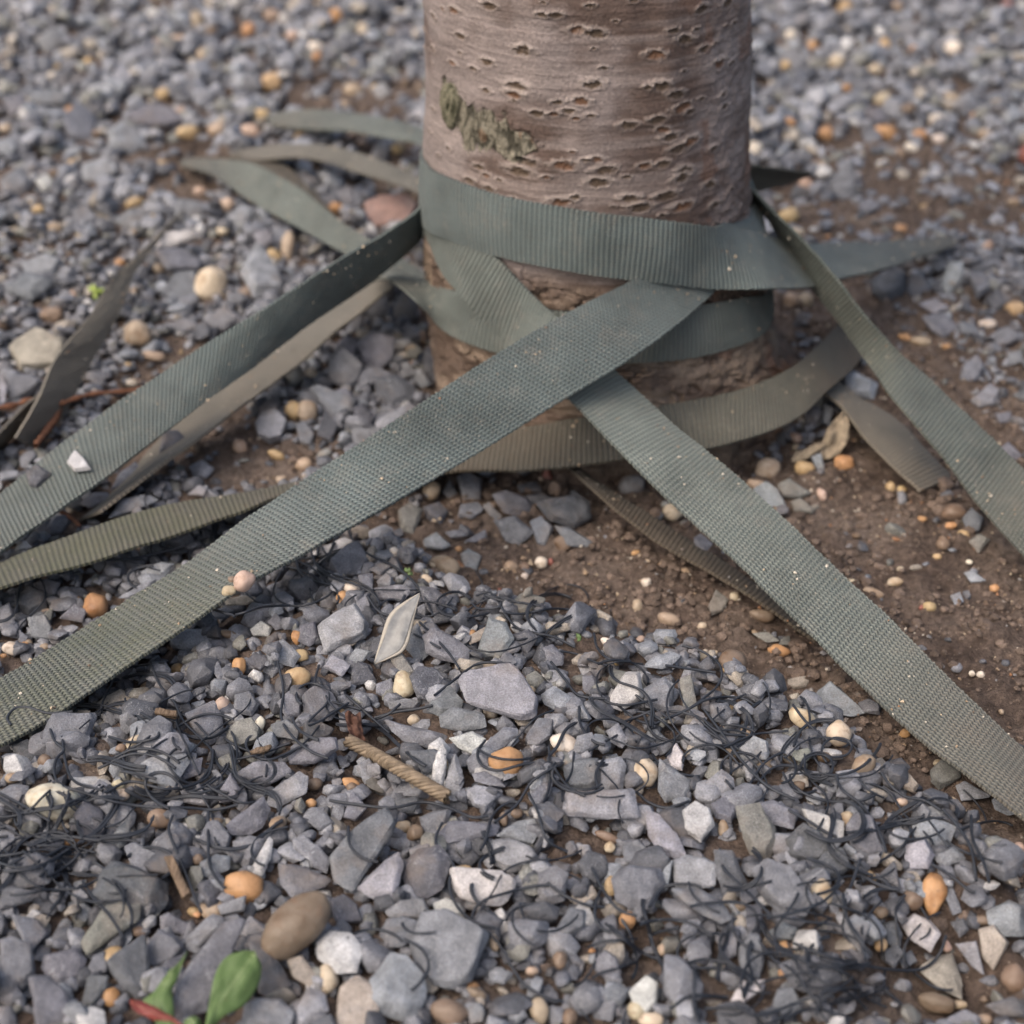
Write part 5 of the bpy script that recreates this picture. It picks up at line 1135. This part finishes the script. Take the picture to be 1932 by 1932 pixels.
def pp(pan, s):
    return [(PAN[pan][0] + float(a.split(',')[0]) * .3539, PAN[pan][1] + float(a.split(',')[1]) * .3539) for a in s.split()]
def leaf_mat(name, c1, c2, vein):
    M = MT(name, 0.45, 0.4)
    uvn = M.n('ShaderNodeUVMap', uv_map='UVMap'); sp = M.n('ShaderNodeSeparateXYZ'); M.l(uvn.outputs[0], sp.inputs[0])
    n = M.noise(M.pos(), 180, 4, 0.6)
    c = M.ramp(n, [(0.3, c1), (0.7, c2)])
    mid = M.math('ABSOLUTE', M.math('SUBTRACT', sp.outputs[1], 0.5))
    side = M.math('ABSOLUTE', M.math('SINE', M.math('MULTIPLY', M.math('SUBTRACT', sp.outputs[0], M.math('MULTIPLY', mid, 0.45)), 26.0)))
    vm = M.math('MAXIMUM', M.ramp(mid, [(0.015, 0.8), (0.05, 0.0)]), M.ramp(side, [(0.03, 0.3), (0.12, 0.0)]))
    c = M.mix(vm, c, vein)
    bl = M.ramp(M.noise(M.pos(), 420, 3), [(0.68, 0.0), (0.74, 0.6)])
    M.color(M.mix(bl, c, (0.16, 0.12, 0.05)))
    M.bump(M.math('ADD', M.math('MULTIPLY', vm, -0.6), n), 0.35, 0.0008)
    M.b.inputs['Subsurface Weight'].default_value = 0.0
    return M.m
LG = leaf_mat('green leaf', (0.070, 0.118, 0.036), (0.100, 0.155, 0.052), (0.130, 0.18, 0.075))
LR = leaf_mat('red leaf', (0.16, 0.03, 0.03), (0.23, 0.06, 0.045), (0.26, 0.12, 0.07))
rootP = at_z(392, 1952, 0.02)
weed = tag(empty('weed', rootP), 'green weed rosette with one dark red leaf at the bottom edge of the picture', 'plant')
sheet('leaf', pp('BL', '1090,1960 1120,1800 1150,1660 1210,1570 1290,1545 1350,1548'), pp('BL', '1120,1960 1200,1885 1300,1830 1380,1720 1398,1610 1352,1548'), LG, 0.018, 0.55, 0.10, 0.06, 0.0005, weed, 0.2, 0.004, 3)
sheet('leaf', pp('BL', '900,1900 780,1850 760,1800 820,1740 870,1670 925,1630 1000,1545'), pp('BL', '925,1900 922,1860 915,1800 905,1740 935,1690 955,1645 1004,1550'), LG, 0.014, 0.5, 0.25, 0.1, 0.0005, weed, -0.3, 0.004, 5)
sheet('leaf', pp('BL', '960,1965 900,1940 800,1900 720,1860 690,1812'), pp('BL', '985,1950 930,1905 860,1860 770,1815 700,1803'), LR, 0.014, 0.5, 0.2, 0.15, 0.0005, weed, 0.1, 0.003, 7)['label'] = 'dark red leaf'
sheet('leaf', pp('BL', '1010,1990 975,1950 985,1905 1030,1890'), pp('BL', '1070,1990 1080,1950 1072,1910 1040,1890'), LG, 0.012, 0.5, 0.2, 0.0, 0.0005, weed, 0.1, 0.002, 9)
sheet('leaf', pp('BL', '990,1985 900,1965 840,1935 820,1920'), pp('BL', '1000,1975 930,1930 880,1912 830,1914'), LG, 0.013, 0.5, 0.2, 0.0, 0.0005, weed, 0.1, 0.002, 11)
# tiny sprouts
def sprout(px, py, s, label, bright=False, n=4):
    z = 0.015
    for _ in range(4):
        P = at_z(px, py, z); z = max(float(hget(HS, P[0], P[1])), -0.01) + 0.003
    rt = tag(empty('sprout', P), label, 'seedling', 'tiny green seedlings')
    r = random.Random(int(px))
    m = LG if not bright else LB
    for k in range(n):
        a = r.uniform(0, 6.28); ln = s * r.uniform(0.6, 1.0); wd = ln * 0.3
        ca, sa = math.cos(a), math.sin(a) * 0.7
        L_ = [(px, py), (px + ln * 0.5 * ca - wd * sa, py + ln * 0.5 * sa + wd * ca), (px + ln * ca, py + ln * sa)]
        R2 = [(px, py), (px + ln * 0.5 * ca + wd * sa, py + ln * 0.5 * sa - wd * ca), (px + ln * ca + 0.5, py + ln * sa)]
        sheet('leaf', L_, R2, m, 0, 0.5, 0.15, 0, 0.0003, rt, r.uniform(-.3, .3), 0.001, k, 8, 5, P0=P + np.array([0, 0, 0.001 * k]))
LB = leaf_mat('bright leaf', (0.17, 0.24, 0.035), (0.25, 0.32, 0.06), (0.28, 0.34, 0.1))
sprout(178, 550, 22, 'bright yellow-green seedling beside the brown folded strap at the far left', True, 6)
sprout(410, 1132, 13, 'pale green seedling beside the peach stone on the crossing strap', True, 4)
sprout(773, 1078, 14, 'small green seedling among filaments above the pale flake', False, 5)
sprout(1097, 1202, 18, 'two-leaved green seedling on bare soil near the centre', False, 3)

# pale flake
MFk = MT('pale flake', 0.35, 0.4)
uvn = MFk.n('ShaderNodeUVMap', uv_map='UVMap'); sp = MFk.n('ShaderNodeSeparateXYZ'); MFk.l(uvn.outputs[0], sp.inputs[0])
e1 = MFk.math('ABSOLUTE', MFk.math('SUBTRACT', sp.outputs[1], 0.5)); 
ed = MFk.ramp(MFk.math('ADD', e1, MFk.math('MULTIPLY', MFk.noise(MFk.pos(), 300, 3), 0.06)), [(0.38, 0.0), (0.44, 1.0)])
MFk.color(MFk.mix(ed, MFk.ramp(MFk.noise(MFk.pos(), 250, 4), [(0.35, (0.11, 0.116, 0.122)), (0.65, (0.18, 0.185, 0.188))]), (0.30, 0.275, 0.235)))
MFk.bump(ed, 0.6, 0.001)
o = sheet('flake', [(706, 1251), (713, 1225), (721, 1198), (731, 1168), (744, 1150), (768, 1133), (792, 1119)], [(708, 1253), (735, 1243), (758, 1232), (770, 1214), (776, 1190), (783, 1160), (793, 1121)], MFk.m, 0.016, 0.75, -0.02, 0, 0.0012, None, -0.15, 0.001, 4)
tag(o, 'translucent pale lozenge-shaped flake with a raised rim standing on the gravel', 'flake')
# crumpled dry leaf and scraps
MD = plain('dry leaf', (0.25, 0.205, 0.15), 0.85, 0.2, 260, 0.35, 0.8)
MB = plain('brown scrap', (0.085, 0.045, 0.034), 0.8, 0.2, 260, 0.4, 0.8)
MW = MT('weathered wood', 0.85, 0.15)
wn = MW.noise(MW.mapping(MW.obj(), (1, 0.12, 1), (0, 0, 0.5)), 900, 4, 0.6)
MW.color(MW.ramp(wn, [(0.3, (0.07, 0.05, 0.035)), (0.7, (0.24, 0.175, 0.125))])); MW.bump(wn, 0.8, 0.001)
o = sheet('dry_leaf', pp('MR', '860,700 845,640 880,540 960,440'), pp('MR', '930,680 985,610 1000,530 985,440'), MD, 0.012, 0.7, 0.1, 0.25, 0.0006, None, 0, 0.012, 13)
tag(o, 'crumpled beige dry leaf standing in soil right of the trunk foot', 'dry leaf')
o = sheet('dry_leaf', pp('MR', '690,705 720,655 790,620 870,590'), pp('MR', '710,712 770,690 840,640 875,615'), MD, 0.008, 0.6, 0.2, 0.2, 0.0006, None, 0, 0.006, 15)
tag(o, 'narrow curled beige leaf scrap pointing at the crumpled dry leaf', 'dry leaf')
o = sheet('dry_leaf', [(650, 1345), (655, 1372), (662, 1398)], [(680, 1345), (684, 1375), (690, 1398)], MB, 0.010, 0.6, 0.2, 0.3, 0.0006, None, 0, 0.009, 17)
tag(o, 'dark reddish-brown leaf scrap at the upper end of the twisted rope', 'dry leaf')
def chip(name, pts4, lift, label, cat='wood chip', th_=0.003):
    c = np.mean(pts4, 0); z = 0.02
    for _ in range(4):
        P = at_z(c[0], c[1], z); z = float(hget(HS, P[0], P[1])) + lift
    n_ = view_plane(P, 0.5)
    W = [to_plane(a, b, P, n_) for a, b in pts4]
    bm = bmesh.new()
    a_ = [bm.verts.new(w_ - P + n_ * th_ / 2) for w_ in W]; b_ = [bm.verts.new(w_ - P - n_ * th_ / 2) for w_ in W]
    bm.faces.new(a_); bm.faces.new(b_[::-1])
    for i in range(len(W)):
        j = (i + 1) % len(W); bm.faces.new((a_[i], b_[i], b_[j], a_[j]))
    bmesh.ops.recalc_face_normals(bm, faces=bm.faces)
    bmesh.ops.bevel(bm, geom=list(bm.edges), offset=th_ * 0.15, segments=1, affect='EDGES')
    bmesh.ops.triangulate(bm, faces=bm.faces)
    bmesh.ops.subdivide_edges(bm, edges=bm.edges, cuts=3, use_grid_fill=True)
    bmesh.ops.triangulate(bm, faces=bm.faces)
    for v in bm.verts: v.co += Vector((mnoise.noise(v.co * 600), mnoise.noise(v.co * 600 + Vector((9, 0, 0))), mnoise.noise(v.co * 500 + Vector((0, 9, 0))))) * 0.0005
    V = np.array([v.co[:] for v in bm.verts]); F = np.array([[v.index for v in f.verts] for f in bm.faces]); bm.verts.index_update()
    F = np.array([[v.index for v in f.verts] for f in bm.faces]); bm.free()
    tag(mesh_obj(name, V + P, F, MW.m, loc=P, sharp=40), label, cat)
chip('wood_chip', pp('BL', '875,1045 925,1040 1020,1240 975,1265'), 0.008, 'long grey-brown splinter of wood lying between grey stones at lower left')
chip('wood_chip', pp('BL', '825,250 945,268 940,300 830,285'), 0.008, 'short brown wood chip among filaments near the mossy strap end')
chip('wood_chip', pp('BL', '1330,490 1360,465 1450,445 1440,475 1370,500'), 0.008, 'curved brown wood chip right of the greenish-brown stone')
chip('wood_chip', pp('MM', '870,1030 900,1010 960,1080 960,1150'), 0.002, 'thin dark brown bark sliver') if False else None
# roots
rt = Batch()
def root(name, pts, rad, label, extra=0.004):
    B = Batch(); P = pix_path(pts, extra, 90)
    r_ = rad * (1 + 0.25 * np.sin(np.arange(90) * 0.7)) * np.linspace(1.0, 0.7, 90)
    tube(B, P, r_, (1, 1, 1), 8); return B
MRt = plain('rusty root', (0.16, 0.075, 0.045), 0.8, 0.2, 300, 0.4, 0.8)
B1 = root('root', [(-40, 775), (30, 765), (60, 752), (100, 768), (125, 758), (170, 743), (240, 738), (300, 728)], 0.0017, '', 0.012)
B2 = root('root', [(112, 764), (104, 790), (88, 812), (66, 842)], 0.0022, '', 0.009)
rootE = tag(empty('root', at_z(110, 765, 0.02)), 'thin rusty brown root forking over gravel and straps at the left edge', 'root')
for B_, nm in ((B1, 'stem'), (B2, 'branch')):
    mesh_obj(nm, np.concatenate(B_.V), np.concatenate(B_.F), MRt, parent=rootE, loc=np.concatenate(B_.V).mean(0))
B3 = root('root', [(112, 964), (128, 972), (142, 982), (150, 992)], 0.0012, '', 0.006)
tag(mesh_obj('root', np.concatenate(B3.V), np.concatenate(B3.F), MRt), 'short orange-brown root bit above the olive strap at left', 'root')
# ------------------------------------------------------------------ sand grains on the soil and on the straps
gb = Batch(); R5 = np.random.default_rng(5)
OV = np.array([(1, 0, 0), (-1, 0, 0), (0, 1, 0), (0, -1, 0), (0, 0, 1), (0, 0, -1)], float)
OF = np.array([(0, 2, 4), (2, 1, 4), (1, 3, 4), (3, 0, 4), (2, 0, 5), (1, 2, 5), (3, 1, 5), (0, 3, 5)])
GCOL = [(0.42, 0.34, 0.25), (0.30, 0.22, 0.15), (0.5, 0.45, 0.38), (0.20, 0.17, 0.15), (0.15, 0.11, 0.085), (0.12, 0.085, 0.065), (0.24, 0.23, 0.23), (0.30, 0.16, 0.09)]
cnt = 0
for k in range(60000):
    if cnt > 22000: break
    x, y = R5.uniform(-0.36, 0.5), R5.uniform(-0.45, 0.42)
    s = float(hget(SOILN, x, y))
    if s < 0.3 or R5.random() > s or in_trunk(x, y, 0): continue
    if fbm(np.array(x * 40), np.array(y * 40), 9, 2) < R5.uniform(0.25, 0.7): continue
    cnt += 1
    sz = float(np.clip(R5.lognormal(math.log(0.0007), 0.45), 0.0003, 0.0026))
    V = (OV + R5.normal(0, 0.22, OV.shape)) * sz * np.array([1, R5.uniform(.6, 1), R5.uniform(.5, .9)])
    a = R5.uniform(0, 6.28); c_, s_ = math.cos(a), math.sin(a)
    V = V @ np.array([[c_, -s_, 0], [s_, c_, 0], [0, 0, 1]])
    q = R5.choice(8, p=[.12, .12, .05, .16, .21, .2, .09, .05])
    gb.add(V + [x, y, float(hget(H0, x, y)) + sz * 0.35], OF, np.array(GCOL[q]) * R5.uniform(.8, 1.1))
CR = []
for k in range(12):
    V_, F_2 = ICO2
    CR.append((np.array([Vector(v) * (1 + 0.5 * mnoise.noise(Vector(v) * 1.6 + Vector((k * 5.0, 1, 2)))) for v in V_]), F_2))
cnt = 0
for k in range(60000):
    if cnt > 5200: break
    x, y = R5.uniform(-0.36, 0.55), R5.uniform(-0.45, 0.5)
    s = float(hget(SOILN, x, y))
    if s < 0.35 or R5.random() > s or in_trunk(x, y, 0): continue
    if fbm(np.array(x * 30 + 5), np.array(y * 30), 19, 3) < R5.uniform(0.35, 0.62): continue
    cnt += 1
    sz = float(np.clip(R5.lognormal(math.log(0.0014), 0.45), 0.0007, 0.0045))
    V, F = CR[int(R5.integers(12))]
    z_ = float(hget(H0, x, y)) + sz * 0.25
    if z_ + sz > float(hget(CEIL, x, y)): continue
    gb.add(V @ frame_from([R5.normal(0, .4), R5.normal(0, .4), 1], R5.uniform(0, 6.28)).T * sz * np.array([1, 1, 0.7]) + [x, y, z_], F, np.array((0.125, 0.094, 0.076)) * R5.uniform(.6, 1.35))
MG = MT('sand grain', 0.8, 0.25); MG.color(MG.mix(1.0, MG.attr('col'), MG.ramp(MG.noise(MG.pos(), 1500, 3), [(0.3, 0.6), (0.7, 1.4)]), 'MULTIPLY'))
tag(gb.build('sand', MG.m, smooth=False), 'loose sand and grit crumbs strewn over the bare brown soil', 'sand', kind='stuff')
gs = Batch()
for si, (A, B, Nn, P) in enumerate(STRAPS):
    nU, nV = P.shape[:2]
    n = int(nU * 0.55)
    for k in range(n):
        u, v = int(R5.integers(nU)), int(R5.integers(nV))
        if abs(Nn[u][2]) < 0.12: continue
        if fbm(np.array(u / 28.0 + si * 7), np.array(v / 9.0), 13, 3) < R5.uniform(0.40, 0.72): continue
        nn_ = Nn[u] if np.dot(Nn[u], CAM - P[u, v]) > 0 else -Nn[u]
        sz = float(np.clip(R5.lognormal(math.log(0.00042), 0.4), 0.0002, 0.0012))
        V = (OV + R5.normal(0, 0.25, OV.shape)) * sz
        q = R5.choice(8, p=[.3, .15, .3, .08, .05, .02, .08, .02])
        gs.add(V + P[u, v] + nn_ * (0.0007 + sz * 0.4), OF, np.array(GCOL[q]) * 1.05)
tag(gs.build('sand_grains', MG.m, smooth=False), 'pale sand grains sprinkled on the faces of the straps', 'sand', kind='stuff')
# ------------------------------------------------------------------ labels for the stones and pebbles
TN = {'d': 'dark grey', 'm': 'mid-grey', 'l': 'light grey', 'w': 'whitish', 't': 'tan-grey', 'g': 'greenish grey', 'b': 'bluish grey', 'r': 'reddish'}
PN = {'w': 'white', 'c': 'cream', 'y': 'yellowish', 'o': 'orange', 't': 'tan', 'b': 'brown', 'p': 'pinkish', 'g': 'greyish', 'r': 'dark red'}
LM = [('the large white egg-shaped pebble', 101, 1512), ('the orange pebble at lower left', 463, 1674), ('the big brown oval stone', 559, 1745), ('the large green leaf', 445, 1850), ('the golden striped pebble', 559, 1281), ('the twisted rope end', 745, 1450), ('the pale lozenge flake', 748, 1185), ('the knobbly cream pebble', 763, 1292), ('the rusty orange pebble', 956, 1437), ('the wood splinter', 334, 1655), ('the biggest bottom stone', 848, 1790), ('the peach stone on the strap', 460, 1096), ('the crumpled dry leaf', 1580, 810), ('the tall orange pebble', 1761, 1688), ('the white-topped pebble', 1582, 1384), ('the round cream pebble at left', 398, 536), ('the tan rounded pebble at left', 260, 630), ('the yellow pebble by the trunk foot', 1611, 669), ('the tip of the pale strap tail', 395, 315), ('the top left corner', 60, 60), ('the top right corner', 1870, 60), ('the bottom left corner', 60, 1880), ('the bottom right corner', 1870, 1880), ('the branch scar on the trunk', 890, 230), ('the far strap tip at right', 1800, 455), ('the brown folded strap at left', 190, 600), ('the cherry trunk foot', 1150, 850), ('the white pebble right of the trunk', 1423, 283), ('the mossy strap end', 150, 1290), ('the two-leaved seedling', 1097, 1202), ('the wide slab at lower right', 1480, 1680), ('the pair of square blocks', 1120, 1480), ('the half-buried strap end', 1690, 830), ('the leftmost orange pebble', 181, 1144), ('the pair of tan pebbles at left', 565, 776), ('the cream-spotted stone', 1219, 1457)]
SPECIAL = {(460, 1096): 'peach-coloured stone resting on the crossing strap at left', (101, 1512): 'large smooth white egg-shaped pebble lying by the left edge', (463, 1674): 'rough orange pebble beside the wood splinter at lower left', (559, 1745): 'big brown oval stone, largest rounded stone in the foreground', (559, 1281): 'golden-brown striped pebble in front of the crossing strap', (763, 1292): 'knobbly cream-yellow pebble just below the pale lozenge flake', (956, 1437): 'rusty orange pebble ringed by a black filament loop', (848, 1790): 'largest flat grey gravel stone at bottom centre', (1761, 1688): 'tall upright orange and tan pebble at lower right', (1582, 1384): 'white-topped round pebble on soil left of the long right strap', (398, 536): 'large round cream pebble behind the left strap', (260, 630): 'tan rounded pebble between the two left straps', (1611, 669): 'pale yellow pebble wedged beside the right strap near the trunk foot', (1423, 283): 'bright white pebble touching the right outline of the trunk', (181, 1144): 'orange oval pebble left of the crossing strap at left', (1480, 1680): 'wide pale grey slab at lower right among filaments', (395, 1830): 'longest grey slab, lying just left of the green leaf'}
done = {}
for (qx, qy), lab in SPECIAL.items():
    it = min(ITEMS, key=lambda i: math.hypot(i[1] - qx, i[2] - qy) - (15 if i[5] > 0.018 else 0))
    if id(it[0]) not in done:
        done[id(it[0])] = lab
buckets = {}
for it in ITEMS:
    o, cx, cy, tone, shape, size, kind, st = it
    cat = 'stone' if kind == 'g' else 'pebble'
    o['category'] = cat
    o['group'] = 'grey gravel stones on the ground' if kind == 'g' else 'rounded pebbles on the ground'
    if id(o) in done: o['label'] = done[id(o)]; continue
    nm, lx, ly = min(LM, key=lambda l: math.hypot(l[1] - cx, l[2] - cy) if math.hypot(l[1] - cx, l[2] - cy) > 12 else 9e9)
    dx, dy = cx - lx, cy - ly
    if abs(dx) > abs(dy) * 1.2: rel = 'left of' if dx < 0 else 'right of'
    else: rel = 'behind' if dy < 0 else 'in front of'
    sc = size * 1000
    sw = 'large' if sc > (21 if kind == 'g' else 14) else ('small' if sc < (13 if kind == 'g' else 8) else 'medium')
    ton = TN[tone] if kind == 'g' else PN[tone]
    base = '%s %s %s %s' % (sw, ton, shape, 'stone' if kind == 'g' else 'pebble')
    place = ('on a strap ' if st else '') + rel + ' ' + nm
    buckets.setdefault((base, place), []).append((math.hypot(dx, dy), it))
ORD = ['', 'second nearest', 'third nearest', 'fourth nearest', 'fifth nearest', 'sixth nearest', 'seventh nearest', 'eighth nearest', 'ninth nearest', 'tenth nearest']
for (base, place), L_ in buckets.items():
    L_.sort(key=lambda t: t[0])
    for k, (d_, it) in enumerate(L_):
        pre = ('nearest ' if len(L_) > 1 else '') if k == 0 else ORD[k] + ' '
        lab = pre + base + ' ' + place
        it[0]['label'] = lab if len(lab.replace('-', ' ').split()) <= 16 else lab.replace(' nearest', '').replace(' on a strap', '')
